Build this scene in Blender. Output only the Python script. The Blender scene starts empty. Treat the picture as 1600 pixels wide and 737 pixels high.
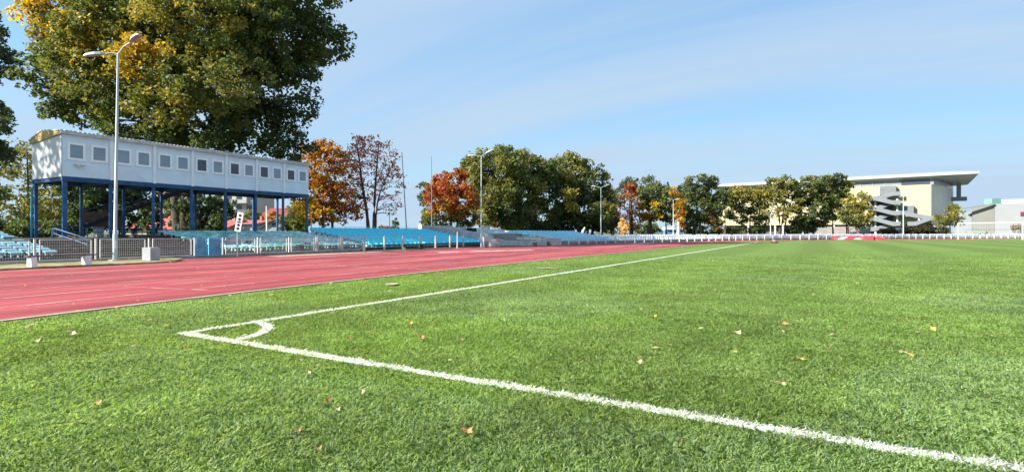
import bpy, math, random
import numpy as np
from mathutils import Vector, Matrix

random.seed(7)
rng = np.random.default_rng(11)
sc = bpy.context.scene
COL = sc.collection
PI = math.pi

# ------------------------------------------------------------------ camera model
# World axes: Y runs along the touchline, X across the pitch, ground z = 0.
F = 839.0; HOR = 363.5; HC = 1.0
TH = math.radians(29.62)
SN, CS = math.sin(TH), math.cos(TH)
RIGHT = Vector((CS, SN, 0)); FWD = Vector((-SN, CS, 0))

def W(px, Z, py=None, z=None):
    t = (px - 800.0) / F
    p = RIGHT * (t * Z) + FWD * Z
    p.z = z if z is not None else HC - (py - HOR) * Z / F
    return p
def G(px, py, z=0.0):
    Z = F * (HC - z) / (py - HOR)
    return W(px, Z, z=z)
def onX(px, X):
    t = (px - 800.0) / F
    Z = X / (-SN + CS * t)
    return W(px, Z, z=0.0), Z

# ------------------------------------------------------------------ materials
MATS = {}
def nodes_of(m):
    m.use_nodes = True
    nt = m.node_tree
    return nt, nt.nodes, nt.links, nt.nodes['Principled BSDF']

def mat(name, col, rough=0.7, var=0.12, scale=6.0, bump=0.0, bscale=40.0, metal=0.0, spec=0.3, dirt=None, dscale=1.2, dlo=.5, dhi=.72):
    if name in MATS: return MATS[name]
    m = bpy.data.materials.new(name)
    nt, N, L, b = nodes_of(m)
    b.inputs['Roughness'].default_value = rough
    b.inputs['Metallic'].default_value = metal
    b.inputs['Specular IOR Level'].default_value = spec
    tc = N.new('ShaderNodeTexCoord')
    n1 = N.new('ShaderNodeTexNoise'); n1.inputs['Scale'].default_value = scale; n1.inputs['Detail'].default_value = 5
    L.new(tc.outputs['Object'], n1.inputs['Vector'])
    r = N.new('ShaderNodeMapRange'); r.inputs[1].default_value = .3; r.inputs[2].default_value = .7
    r.inputs[3].default_value = 1 - var; r.inputs[4].default_value = 1 + var
    L.new(n1.outputs['Fac'], r.inputs[0])
    mx = N.new('ShaderNodeVectorMath'); mx.operation = 'SCALE'
    mx.inputs[0].default_value = col[:3]
    L.new(r.outputs[0], mx.inputs['Scale'])
    out = mx.outputs[0]
    if dirt:
        n2 = N.new('ShaderNodeTexNoise'); n2.inputs['Scale'].default_value = dscale; n2.inputs['Detail'].default_value = 8
        n2.inputs['Roughness'].default_value = .65
        L.new(tc.outputs['Object'], n2.inputs['Vector'])
        r2 = N.new('ShaderNodeMapRange'); r2.inputs[1].default_value = dlo; r2.inputs[2].default_value = dhi
        L.new(n2.outputs['Fac'], r2.inputs[0])
        mm = N.new('ShaderNodeMix'); mm.data_type = 'RGBA'
        L.new(r2.outputs[0], mm.inputs[0]); L.new(out, mm.inputs[6]); mm.inputs[7].default_value = (*dirt, 1)
        out = mm.outputs[2]
    L.new(out, b.inputs['Base Color'])
    if bump > 0:
        n3 = N.new('ShaderNodeTexNoise'); n3.inputs['Scale'].default_value = bscale; n3.inputs['Detail'].default_value = 4
        L.new(tc.outputs['Object'], n3.inputs['Vector'])
        bp = N.new('ShaderNodeBump'); bp.inputs['Strength'].default_value = bump; bp.inputs['Distance'].default_value = .02
        L.new(n3.outputs['Fac'], bp.inputs['Height']); L.new(bp.outputs[0], b.inputs['Normal'])
    MATS[name] = m
    return m

def glass(name, col, rough=.08):
    if name in MATS: return MATS[name]
    m = mat(name, col, rough, .1, 1.5, spec=.6)
    return m

def leaf_mat(name='leaf', trans=.35):
    if name in MATS: return MATS[name]
    m = bpy.data.materials.new(name); m.use_nodes = True
    nt = m.node_tree; N = nt.nodes; L = nt.links
    for n in list(N): N.remove(n)
    o = N.new('ShaderNodeOutputMaterial')
    at = N.new('ShaderNodeAttribute'); at.attribute_name = 'Col'
    d = N.new('ShaderNodeBsdfPrincipled'); d.inputs['Roughness'].default_value = .55; d.inputs['Specular IOR Level'].default_value = .25
    t = N.new('ShaderNodeBsdfTranslucent')
    gm = N.new('ShaderNodeVectorMath'); gm.operation = 'MULTIPLY'; gm.inputs[1].default_value = (1.25, 1.2, .6)
    mx = N.new('ShaderNodeMixShader'); mx.inputs[0].default_value = trans
    L.new(at.outputs['Color'], d.inputs['Base Color']); L.new(at.outputs['Color'], gm.inputs[0]); L.new(gm.outputs[0], t.inputs['Color'])
    L.new(d.outputs[0], mx.inputs[1]); L.new(t.outputs[0], mx.inputs[2]); L.new(mx.outputs[0], o.inputs[0])
    MATS[name] = m
    return m

# ------------------------------------------------------------------ mesh builder
class MB:
    def __init__(s): s.v = []; s.f = []; s.smooth = []
    def add(s, vs, fs, sm=False):
        o = len(s.v); s.v += [tuple(v) for v in vs]
        s.f += [tuple(i + o for i in f) for f in fs]; s.smooth += [sm] * len(fs)
    def box(s, c, size, ax=None, rz=0.0):
        c = Vector(c); hx, hy, hz = [q / 2 for q in size]
        if ax is None:
            ax = (Vector((math.cos(rz), math.sin(rz), 0)), Vector((-math.sin(rz), math.cos(rz), 0)), Vector((0, 0, 1)))
        vs = [c + ax[0] * (sx * hx) + ax[1] * (sy * hy) + ax[2] * (sz * hz) for sz in (-1, 1) for sy in (-1, 1) for sx in (-1, 1)]
        s.add(vs, [(0, 2, 3, 1), (4, 5, 7, 6), (0, 1, 5, 4), (2, 6, 7, 3), (0, 4, 6, 2), (1, 3, 7, 5)])
    def bar(s, p0, p1, w, h, up=Vector((0, 0, 1))):
        p0 = Vector(p0); p1 = Vector(p1); d = (p1 - p0); l = d.length; d.normalize()
        side = d.cross(up)
        if side.length < 1e-4: side = Vector((1, 0, 0))
        side.normalize(); u2 = side.cross(d)
        s.box((p0 + p1) / 2, (l, w, h), (d, side, u2))
    def tube(s, pts, rad, n=8, cap=True):
        pts = [Vector(p) for p in pts]
        if not hasattr(rad, '__len__'): rad = [rad] * len(pts)
        vs = []; fs = []
        for i, p in enumerate(pts):
            d = (pts[min(i + 1, len(pts) - 1)] - pts[max(i - 1, 0)]).normalized()
            a = d.cross(Vector((0, 0, 1)))
            if a.length < .05: a = d.cross(Vector((0, 1, 0)))
            a.normalize(); b = d.cross(a)
            for k in range(n):
                th = 2 * PI * k / n
                vs.append(p + (a * math.cos(th) + b * math.sin(th)) * rad[i])
        for i in range(len(pts) - 1):
            for k in range(n):
                fs.append((i * n + k, i * n + (k + 1) % n, (i + 1) * n + (k + 1) % n, (i + 1) * n + k))
        s.add(vs, fs, True)
        if cap:
            s.add(vs[:n], [tuple(range(n))]); s.add(vs[-n:], [tuple(range(n))[::-1]])
    def prism(s, poly, off):
        # extrude planar polygon (list of Vectors) by the vector off
        n = len(poly); off = Vector(off)
        vs = [Vector(p) for p in poly] + [Vector(p) + off for p in poly]
        fs = [tuple(range(n))[::-1], tuple(range(n, 2 * n))]
        for k in range(n): fs.append((k, (k + 1) % n, n + (k + 1) % n, n + k))
        s.add(vs, fs)
    def quad(s, a, b, c, d): s.add([a, b, c, d], [(0, 1, 2, 3)])
    def build(s, name, m, parent=None, loc=None, bevel=0):
        me = bpy.data.meshes.new(name); me.from_pydata(s.v, [], s.f); me.update()
        me.polygons.foreach_set('use_smooth', s.smooth)
        me.materials.append(m)
        o = bpy.data.objects.new(name, me); COL.objects.link(o)
        if parent is not None: 
            o.parent = parent
            if loc is None: o.location = -parent.location if not parent.get('_local') else (0, 0, 0)
        if loc is not None: o.location = loc
        if bevel:
            bv = o.modifiers.new('bevel', 'BEVEL'); bv.width = bevel; bv.segments = 2
        return o

def tag(o, label, cat, group=None):
    o['label'] = label; o['category'] = cat
    if group: o['group'] = group
    return o
def thing(name, label, cat, loc=(0, 0, 0), group=None):
    # an Empty at the base; parts are given in world coordinates and shifted back
    o = bpy.data.objects.new(name, None); COL.objects.link(o); o.location = loc; o.empty_display_size = .2
    return tag(o, label, cat, group)
def structure(o): o['kind'] = 'structure'; return o
def stuff(o, label, cat, group=None): o['kind'] = 'stuff'; return tag(o, label, cat, group)

def np_mesh(name, verts, nper, m, cols=None, parent=None):
    """verts (n*nper,3), each consecutive nper verts = one face."""
    nv = len(verts); nf = nv // nper
    me = bpy.data.meshes.new(name)
    me.vertices.add(nv); me.vertices.foreach_set('co', verts.astype(np.float32).ravel())
    me.loops.add(nv); me.loops.foreach_set('vertex_index', np.arange(nv, dtype=np.int32))
    me.polygons.add(nf); me.polygons.foreach_set('loop_start', np.arange(0, nv, nper, dtype=np.int32))
    me.update(calc_edges=True)
    if cols is not None:
        a = me.color_attributes.new('Col', 'FLOAT_COLOR', 'POINT')
        c4 = np.ones((nv, 4), np.float32); c4[:, :3] = cols
        a.data.foreach_set('color', c4.ravel())
    me.materials.append(m)
    o = bpy.data.objects.new(name, me); COL.objects.link(o)
    if parent is not None: o.parent = parent; o.location = -parent.location
    return o

def spline(pts, step=1.0):
    P = [Vector(p) for p in pts]; P = [P[0] * 2 - P[1]] + P + [P[-1] * 2 - P[-2]]
    out = []
    for i in range(1, len(P) - 2):
        n = max(2, int((P[i + 1] - P[i]).length / step))
        for k in range(n):
            t = k / n
            out.append(.5 * ((2 * P[i]) + (P[i + 1] - P[i - 1]) * t + (2 * P[i - 1] - 5 * P[i] + 4 * P[i + 1] - P[i + 2]) * t * t + (3 * P[i] - P[i - 1] - 3 * P[i + 1] + P[i + 2]) * t ** 3))
    out.append(P[-2]); return out
def resample(pts, step):
    out = [pts[0].copy()]; acc = 0.0
    for a, b in zip(pts, pts[1:]):
        l = (b - a).length; pos = step - acc
        while pos <= l:
            out.append(a.lerp(b, pos / l)); pos += step
        acc = (acc + l) % step
    return out
def flat_normal(pts, i):
    d = pts[min(i + 1, len(pts) - 1)] - pts[max(i - 1, 0)]; d.z = 0; d.normalize()
    return Vector((-d.y, d.x, 0))     # left of travel = outwards (away from the pitch)

# ------------------------------------------------------------------ world, sun, camera
SUNEL = 31.0
sr, sf = -.93, -.37
S = (RIGHT * sr + FWD * sf).normalized()
w = bpy.data.worlds.new('World'); sc.world = w; w.use_nodes = True
nt = w.node_tree; N = nt.nodes; L = nt.links
for n in list(N): N.remove(n)
wo = N.new('ShaderNodeOutputWorld'); bg = N.new('ShaderNodeBackground'); bg.inputs['Strength'].default_value = .085
sky = N.new('ShaderNodeTexSky'); sky.sky_type = 'NISHITA'; sky.sun_disc = False
sky.sun_elevation = math.radians(SUNEL); sky.sun_rotation = math.atan2(S.x, S.y)
sky.air_density = 1.0; sky.dust_density = .25; sky.ozone_density = 2.0
tc = N.new('ShaderNodeTexCoord')
sep = N.new('ShaderNodeSeparateXYZ'); L.new(tc.outputs['Generated'], sep.inputs[0])
az = N.new('ShaderNodeMath'); az.operation = 'ADD'; az.inputs[1].default_value = .22; L.new(sep.outputs['Z'], az.inputs[0])
cx = N.new('ShaderNodeMath'); cx.operation = 'DIVIDE'; L.new(sep.outputs['X'], cx.inputs[0]); L.new(az.outputs[0], cx.inputs[1])
cy = N.new('ShaderNodeMath'); cy.operation = 'DIVIDE'; L.new(sep.outputs['Y'], cy.inputs[0]); L.new(az.outputs[0], cy.inputs[1])
cmb = N.new('ShaderNodeCombineXYZ'); L.new(cx.outputs[0], cmb.inputs[0]); L.new(cy.outputs[0], cmb.inputs[1])
mp = N.new('ShaderNodeMapping'); mp.inputs['Rotation'].default_value = (0, 0, math.radians(52)); mp.inputs['Scale'].default_value = (.17, 1.25, 1)
mp.inputs['Location'].default_value = (3.1, .6, 0)
L.new(cmb.outputs[0], mp.inputs[0])
cn = N.new('ShaderNodeTexNoise'); cn.inputs['Scale'].default_value = 1.15; cn.inputs['Detail'].default_value = 7; cn.inputs['Roughness'].default_value = .52
cn.inputs['Distortion'].default_value = .35
L.new(mp.outputs[0], cn.inputs['Vector'])
cr = N.new('ShaderNodeMapRange'); cr.interpolation_type = 'SMOOTHSTEP'
cr.inputs[1].default_value = .33; cr.inputs[2].default_value = .68; cr.inputs[3].default_value = .05; cr.inputs[4].default_value = .85
L.new(cn.outputs['Fac'], cr.inputs[0])
# thin veil thickens near the horizon
hz = N.new('ShaderNodeMapRange'); hz.inputs[1].default_value = 0; hz.inputs[2].default_value = .32; hz.inputs[3].default_value = .62; hz.inputs[4].default_value = 0
L.new(sep.outputs['Z'], hz.inputs[0])
mxx = N.new('ShaderNodeMath'); mxx.operation = 'ADD'; mxx.use_clamp = True; L.new(cr.outputs[0], mxx.inputs[0]); L.new(hz.outputs[0], mxx.inputs[1])
oz = N.new('ShaderNodeMapRange'); oz.inputs[1].default_value = .42; oz.inputs[2].default_value = .75; oz.inputs[3].default_value = 0; oz.inputs[4].default_value = .75  # extra bright veil overhead, out of view, added to lift the ambient fill
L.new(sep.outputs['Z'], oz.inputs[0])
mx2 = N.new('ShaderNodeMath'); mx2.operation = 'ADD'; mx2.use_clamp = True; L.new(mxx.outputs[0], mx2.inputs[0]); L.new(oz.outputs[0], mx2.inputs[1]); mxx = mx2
cm = N.new('ShaderNodeMix'); cm.data_type = 'RGBA'
tint = N.new('ShaderNodeVectorMath'); tint.operation = 'MULTIPLY'; tint.inputs[1].default_value = (.80, 1.10, 1.20)
hm_ = N.new('ShaderNodeMapRange'); hm_.inputs[1].default_value = 0; hm_.inputs[2].default_value = .42; hm_.inputs[3].default_value = .62; hm_.inputs[4].default_value = 1.0
L.new(sep.outputs['Z'], hm_.inputs[0])
sk2 = N.new('ShaderNodeVectorMath'); sk2.operation = 'SCALE'; dt = N.new('ShaderNodeVectorMath'); dt.operation = 'DOT_PRODUCT'; dt.inputs[1].default_value = (.8, .6, 0); L.new(tc.outputs['Generated'], dt.inputs[0])
dm = N.new('ShaderNodeMapRange'); dm.inputs[1].default_value = .1; dm.inputs[2].default_value = .8; dm.inputs[3].default_value = 1.0; dm.inputs[4].default_value = .72; L.new(dt.outputs['Value'], dm.inputs[0])
ds0 = N.new('ShaderNodeMath'); ds0.operation = 'MULTIPLY'; L.new(hm_.outputs[0], ds0.inputs[0]); L.new(dm.outputs[0], ds0.inputs[1])
L.new(sky.outputs[0], sk2.inputs[0]); L.new(ds0.outputs[0], sk2.inputs['Scale'])
L.new(sk2.outputs[0], tint.inputs[0])
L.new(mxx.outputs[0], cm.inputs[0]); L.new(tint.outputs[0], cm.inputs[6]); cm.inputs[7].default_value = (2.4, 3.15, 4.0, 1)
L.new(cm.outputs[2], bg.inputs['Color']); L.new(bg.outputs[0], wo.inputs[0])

sl = bpy.data.lights.new('sun', 'SUN'); sl.energy = 4.7; sl.angle = math.radians(.55); sl.color = (1, .95, .86)
so = bpy.data.objects.new('sun', sl); COL.objects.link(so)
e = math.radians(SUNEL)
sd = Vector((S.x * math.cos(e), S.y * math.cos(e), math.sin(e)))
so.rotation_euler = (-sd).to_track_quat('-Z', 'Y').to_euler(); so.location = (0, 0, 60)

cam = bpy.data.cameras.new('camera'); co = bpy.data.objects.new('camera', cam); COL.objects.link(co)
co.location = (0, 0, HC); co.rotation_euler = (PI / 2, 0, TH)
cam.sensor_width = 36; cam.lens = 36 * F / 1600; cam.shift_y = (HOR - 368.5) / 1600
cam.clip_start = .05; cam.clip_end = 6000
sc.camera = co
sc.view_settings.view_transform = 'Standard'; sc.view_settings.look = 'None'; sc.view_settings.exposure = 1.40; sc.view_settings.gamma = 1
sc.view_settings.use_curve_mapping = False
sc.cycles.max_bounces = 6; sc.cycles.transparent_max_bounces = 6

# ------------------------------------------------------------------ ground materials
def grass_mat():
    m = bpy.data.materials.new('lawn'); nt, N, L, b = nodes_of(m)
    b.inputs['Roughness'].default_value = .85; b.inputs['Specular IOR Level'].default_value = .12
    tc = N.new('ShaderNodeTexCoord')
    def noise(s, d=4, sx=None, rough=.55):
        n = N.new('ShaderNodeTexNoise'); n.inputs['Scale'].default_value = s; n.inputs['Detail'].default_value = d; n.inputs['Roughness'].default_value = rough
        if sx:
            mp = N.new('ShaderNodeMapping'); mp.inputs['Scale'].default_value = sx; L.new(tc.outputs['Object'], mp.inputs[0]); L.new(mp.outputs[0], n.inputs['Vector'])
        else: L.new(tc.outputs['Object'], n.inputs['Vector'])
        return n.outputs['Fac']
    def ramp(x, a, b_, lo, hi):
        r = N.new('ShaderNodeMapRange'); r.inputs[1].default_value = a; r.inputs[2].default_value = b_; r.inputs[3].default_value = lo; r.inputs[4].default_value = hi
        L.new(x, r.inputs[0]); return r.outputs[0]
    def mixc(f, a, c):
        mm = N.new('ShaderNodeMix'); mm.data_type = 'RGBA'; L.new(f, mm.inputs[0])
        if isinstance(a, tuple): mm.inputs[6].default_value = (*a, 1)
        else: L.new(a, mm.inputs[6])
        if isinstance(c, tuple): mm.inputs[7].default_value = (*c, 1)
        else: L.new(c, mm.inputs[7])
        return mm.outputs[2]
    base = mixc(ramp(noise(.35, 6), .35, .65, 0, 1), (.100, .166, .033), (.132, .200, .046))
    base = mixc(ramp(noise(2.2, 6, rough=.7), .42, .72, 0, .55), base, (.102, .166, .032))
    base = mixc(ramp(noise(.9, 5), .55, .75, 0, .6), base, (.165, .225, .060))
    # mowing stripes along the touchline
    wv = N.new('ShaderNodeTexWave'); wv.wave_type = 'BANDS'; wv.bands_direction = 'X'; wv.inputs['Scale'].default_value = .075; wv.inputs['Distortion'].default_value = 1.2
    wv.inputs['Detail'].default_value = 1; L.new(tc.outputs['Object'], wv.inputs['Vector'])
    st = ramp(wv.outputs['Fac'], .25, .75, .89, 1.08)
    fine = ramp(noise(55, 3, rough=.7), .3, .7, .68, 1.32)
    fine2 = ramp(noise(7, 5, (1, .35, 1), rough=.7), .3, .7, .8, 1.2)
    ml = N.new('ShaderNodeMath'); ml.operation = 'MULTIPLY'; L.new(fine, ml.inputs[0]); L.new(st, ml.inputs[1])
    ml2 = N.new('ShaderNodeMath'); ml2.operation = 'MULTIPLY'; L.new(ml.outputs[0], ml2.inputs[0]); L.new(fine2, ml2.inputs[1])
    v = N.new('ShaderNodeVectorMath'); v.operation = 'SCALE'; L.new(base, v.inputs[0]); L.new(ml2.outputs[0], v.inputs['Scale'])
    L.new(v.outputs[0], b.inputs['Base Color'])
    bp = N.new('ShaderNodeBump'); bp.inputs['Strength'].default_value = .5; bp.inputs['Distance'].default_value = .03
    L.new(noise(38, 4, rough=.7), bp.inputs['Height']); L.new(bp.outputs[0], b.inputs['Normal'])
    return m
M_LAWN = grass_mat()

def track_mat():
    m = bpy.data.materials.new('red_track'); nt, N, L, b = nodes_of(m)
    b.inputs['Roughness'].default_value = .8; b.inputs['Specular IOR Level'].default_value = .2
    tc = N.new('ShaderNodeTexCoord')
    mp = N.new('ShaderNodeMapping'); mp.inputs['Scale'].default_value = (1, .12, 1); L.new(tc.outputs['Object'], mp.inputs[0])
    n = N.new('ShaderNodeTexNoise'); n.inputs['Scale'].default_value = .8; n.inputs['Detail'].default_value = 9; n.inputs['Roughness'].default_value = .6
    L.new(mp.outputs[0], n.inputs['Vector'])
    rp = N.new('ShaderNodeValToRGB'); L.new(n.outputs['Fac'], rp.inputs[0])
    e = rp.color_ramp.elements
    e[0].position = .36; e[0].color = (.170, .034, .040, 1)
    e[1].position = .66; e[1].color = (.385, .090, .096, 1)
    q = e.new(.52); q.color = (.310, .058, .065, 1)
    n2 = N.new('ShaderNodeTexNoise'); n2.inputs['Scale'].default_value = 90; n2.inputs['Detail'].default_value = 3; L.new(tc.outputs['Object'], n2.inputs['Vector'])
    r2 = N.new('ShaderNodeMapRange'); r2.inputs[1].default_value = .3; r2.inputs[2].default_value = .7; r2.inputs[3].default_value = .86; r2.inputs[4].default_value = 1.14; L.new(n2.outputs['Fac'], r2.inputs[0])
    v = N.new('ShaderNodeVectorMath'); v.operation = 'SCALE'; L.new(rp.outputs[0], v.inputs[0]); L.new(r2.outputs[0], v.inputs['Scale'])
    L.new(v.outputs[0], b.inputs['Base Color'])
    bp = N.new('ShaderNodeBump'); bp.inputs['Strength'].default_value = .35; bp.inputs['Distance'].default_value = .01
    L.new(n2.outputs['Fac'], bp.inputs['Height']); L.new(bp.outputs[0], b.inputs['Normal'])
    return m
M_TRACK = track_mat()

def worn_paint(name, col, lo=.42, hi=.55, scale=14, stretch=(1, 1, 1)):
    """paint that is worn through in patches (transparent there)"""
    if name in MATS: return MATS[name]
    m = bpy.data.materials.new(name); nt, N, L, b = nodes_of(m)
    b.inputs['Base Color'].default_value = (*col, 1); b.inputs['Roughness'].default_value = .85; b.inputs['Specular IOR Level'].default_value = .1
    tc = N.new('ShaderNodeTexCoord'); mp = N.new('ShaderNodeMapping'); mp.inputs['Scale'].default_value = stretch; L.new(tc.outputs['Object'], mp.inputs[0])
    n = N.new('ShaderNodeTexNoise'); n.inputs['Scale'].default_value = scale; n.inputs['Detail'].default_value = 6; n.inputs['Roughness'].default_value = .7; L.new(mp.outputs[0], n.inputs['Vector'])
    r = N.new('ShaderNodeMapRange'); r.inputs[1].default_value = lo; r.inputs[2].default_value = hi; L.new(n.outputs['Fac'], r.inputs[0])
    L.new(r.outputs[0], b.inputs['Alpha'])
    MATS[name] = m; return m

# ------------------------------------------------------------------ ground sheets
gm = MB(); gm.quad((-3000, -3000, -.05), (3000, -3000, -.05), (3000, 3000, -.05), (-3000, 3000, -.05))
structure(gm.build('ground', mat('rough_ground', (.09, .105, .035), .95, .3, .2, .3, 8)))

# fence line (base of the perimeter fence) and track edges, in plan
FX = -21.3
def inner_x(y): return -8.62 + (max(0, 12 - y) ** 2) / 150
inner = [Vector((inner_x(y), y, 0)) for y in np.arange(-8, 40, 1.5)] + [Vector((-8.62, y, 0)) for y in (40, 50, 58)]
tail_in = [G(1137, 378.4), G(1180, 377.0), G(1300, 375.5), G(1450, 373.9), G(1660, 372.8)]
inner += spline([Vector((-8.62, 58, 0))] + tail_in, 2.0)[1:]
fence_far_raw = [Vector((FX, 27, 0)), Vector((FX, 30.6, 0)), G(777, 385.2), G(868, 382.4), G(900, 381.4), G(953, 379.6), G(1052, 377.4), G(1180, 374.9), G(1300, 374.0), G(1450, 372.8), G(1660, 371.9)]
fence_far = spline(fence_far_raw, 1.0)
outer = [Vector((-18.65, y, 0)) for y in (-8, 0, 5, 9.2)] + [Vector((-18.9, 10.2, 0)), Vector((-20.6, 11.4, 0)), Vector((-20.75, 14, 0)), Vector((-20.75, 27, 0))]
for i, p in enumerate(fence_far):
    if p.y > 29: 
        n = flat_normal(fence_far, i); outer.append(p - n * .55)

lawn = MB()
lp = [Vector((p.x, p.y, 0)) for p in inner]
for a, b in zip(lp, lp[1:]):
    lawn.quad(a, Vector((150, a.y - 10 if a is lp[0] else a.y, 0)), Vector((150, b.y, 0)), b)
lo_ = lawn.build('lawn', M_LAWN); structure(lo_)
for q in (lo_,): q['label'] = 'mown green football pitch grass'
near = MB(); near.quad((-30, -40, -.004), (150, -40, -.004), (150, -7, -.004), (-30, -7, -.004)); structure(near.build('near_grass', M_LAWN))

# track ribbon : resample inner / outer to the same count by arc length
def by_fraction(pts, n):
    d = [0.0]
    for a, b in zip(pts, pts[1:]): d.append(d[-1] + (b - a).length)
    out = []; j = 0
    for k in range(n):
        s = d[-1] * k / (n - 1)
        while j < len(d) - 2 and d[j + 1] < s: j += 1
        q = (s - d[j]) / max(1e-6, d[j + 1] - d[j]); out.append(pts[j].lerp(pts[j + 1], q))
    return out
def split_y(pts, y):
    a = [p for p in pts if p.y <= y]; b = [p for p in pts if p.y > y]; return a, b
def ribbon(mb, A, B, z):
    for i in range(len(A) - 1):
        q = [A[i].copy(), A[i + 1].copy(), B[i + 1].copy(), B[i].copy()]
        for p in q: p.z = z
        mb.quad(*q)
tr = MB()
ia, ib = split_y(inner, 26.5); oa, ob = split_y(outer, 26.5)
# near straight: cut by constant Y so that the tip of the grass strip keeps its shape
ys = sorted(set([p.y for p in ia] + [p.y for p in oa]))
def xat(pts, y):
    for a, b in zip(pts, pts[1:]):
        if a.y <= y <= b.y and b.y > a.y: return a.x + (b.x - a.x) * (y - a.y) / (b.y - a.y)
    return pts[0].x if y < pts[0].y else pts[-1].x
A = [Vector((xat(inner, y), y, 0)) for y in ys + [26.5]]; B = [Vector((xat(outer, y), y, 0)) for y in ys + [26.5]]
ribbon(tr, B, A, .006)
A2 = [A[-1]] + ib; B2 = [B[-1]] + ob
ribbon(tr, by_fraction(B2, 90), by_fraction(A2, 90), .006)
structure(tr.build('running_track', M_TRACK))

# pale kerb along the inside of the track
kb = MB()
for a, b in zip(inner, inner[1:]):
    if a.y < 75:
        kb.bar(a + Vector((0.03, 0, .003)), b + Vector((0.03, 0, .003)), .085, .03)
structure(kb.build('track_kerb', mat('kerb', (.38, .35, .25), .9, .25, 3, .2)))

# lane lines
def lane(i): return lambda y: inner_x(y) + (-18.4 - inner_x(y)) * i / 8
lw = MB()
for i in range(1, 9):
    fx = lane(i) if i < 8 else (lambda y: -18.38)
    yy = np.arange(-6, 52, 1.0)
    for y0, y1 in zip(yy, yy[1:]):
        x0, x1 = fx(y0), fx(y1); h = .027
        lw.quad((x0 - h, y0, .011), (x0 + h, y0, .011), (x1 + h, y1, .011), (x1 - h, y1, .011))
# stagger curve and cross marks
def strip(mb, pts, wd, z):
    for i in range(len(pts) - 1):
        n0 = flat_normal(pts, i) * wd / 2; n1 = flat_normal(pts, i + 1) * wd / 2
        a, b = pts[i], pts[i + 1]
        mb.quad(*[Vector((q.x, q.y, z)) for q in (a - n0, b - n0, b + n1, a + n1)])
strip(lw, spline([G(195, 448.2), G(260, 451.6), G(332, 454.2)], .4), .06, .013)
strip(lw, spline([G(500, 414.8), G(590, 418.6), G(672, 421.4)], .5), .06, .013)
structure(lw.build('lane_markings', worn_paint('lane_paint', (.64, .42, .42), .40, .57, 3.0, (1, .35, 1))))
pm = MB()
strip(pm, spline([G(685, 394.6), G(760, 392.6), G(832, 390.9)], .5), .55, .015)
strip(pm, spline([G(985, 380.9), G(1018, 380.0)], .8), .9, .015)
structure(pm.build('worn_markings', worn_paint('worn_white', (.74, .62, .55), .36, .5, 1.6, (1, .5, 1))))
sm_ = MB()
strip(sm_, spline([G(425, 401.2), G(500, 397.6), G(570, 394.6), G(634, 391.6)], .4), .95, .017)
structure(sm_.build('sand_strip', worn_paint('sandy', (.50, .36, .26), .33, .5, 2.2)))

# dead grass strip with a low edge
ds = MB()
sp = [Vector((-18.65, -10, 0)), Vector((-18.65, 9.2, 0)), Vector((-18.95, 10.2, 0)), Vector((-20.5, 11.3, 0)), Vector((-21.9, 11.3, 0)), Vector((-21.9, -10, 0))]
ds.prism([Vector((p.x, p.y, -.02)) for p in sp], (0, 0, .075))
structure(ds.build('dry_grass_strip', mat('dry_grass', (.24, .2, .085), .95, .4, 5, .5, 30, dirt=(.34, .29, .17), dscale=2.5, dlo=.45, dhi=.6)))
bs = MB(); bs.quad((-22.6, 11.3, .004), (-20.5, 11.3, .004), (-20.7, 30, .004), (-22.6, 30, .004)); structure(bs.build('fence_foot_ground', mat('foot_dirt', (.13, .1, .08), .95, .3, 4, .3)))

# ------------------------------------------------------------------ pitch lines + grass blades
CX, CY = -5.51, 2.965        # outer corner of the pitch
LW = .10
ARC_R = .88
def in_line(x, y):
    """signed distance test to any white line (<=0 inside) and which one"""
    d_side = np.maximum(np.abs(x - (CX + LW / 2)) - LW / 2, np.where(y < CY, CY - y, -1))
    d_goal = np.maximum(np.abs(y - (CY + LW / 2)) - LW / 2, np.where(x < CX, CX - x, -1))
    r = np.hypot(x - CX, y - CY)
    d_arc = np.maximum(np.abs(r - (ARC_R - LW / 2)) - LW / 2, np.where((x < CX) | (y < CY), 1, -1))
    return d_side, d_goal, d_arc

M_LINE = worn_paint('line_paint', (.74, .77, .80), .40, .49, 34)
pl = MB()
ye = [G(1182, 378.4).y]
yy = list(np.arange(CY, ye[0], 1.0)) + [ye[0]]
for a, b in zip(yy, yy[1:]): pl.quad((CX, a, .005), (CX + LW, a, .005), (CX + LW, b, .005), (CX, b, .005))
touch_sheet = pl
pg = MB()
xx = list(np.arange(CX, 40, 1.0))
for a, b in zip(xx, xx[1:]): pg.quad((a, CY, .007), (b, CY, .007), (b, CY + LW, .007), (a, CY + LW, .007))
pa = MB()
for k in range(24):
    t0, t1 = PI / 2 * k / 24, PI / 2 * (k + 1) / 24
    P = [(CX + r * math.cos(t), CY + r * math.sin(t), .009) for r, t in ((ARC_R - LW, t0), (ARC_R, t0), (ARC_R, t1), (ARC_R - LW, t1))]
    pa.quad(*P)
structure(touch_sheet.build('touchline', M_LINE)); structure(pg.build('goal_line', M_LINE)); structure(pa.build('corner_arc', M_LINE))

def value_noise(x, y, s, seed):
    r = np.random.default_rng(seed); T = r.random((256, 256))
    u = x / s + 1000.3; v = y / s + 1000.7
    iu = np.floor(u).astype(int); iv = np.floor(v).astype(int); fu = u - iu; fv = v - iv
    fu = fu * fu * (3 - 2 * fu); fv = fv * fv * (3 - 2 * fv)
    g = lambda a, b: T[a % 256, b % 256]
    return (g(iu, iv) * (1 - fu) + g(iu + 1, iv) * fu) * (1 - fv) + (g(iu, iv + 1) * (1 - fu) + g(iu + 1, iv + 1) * fu) * fv

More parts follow.
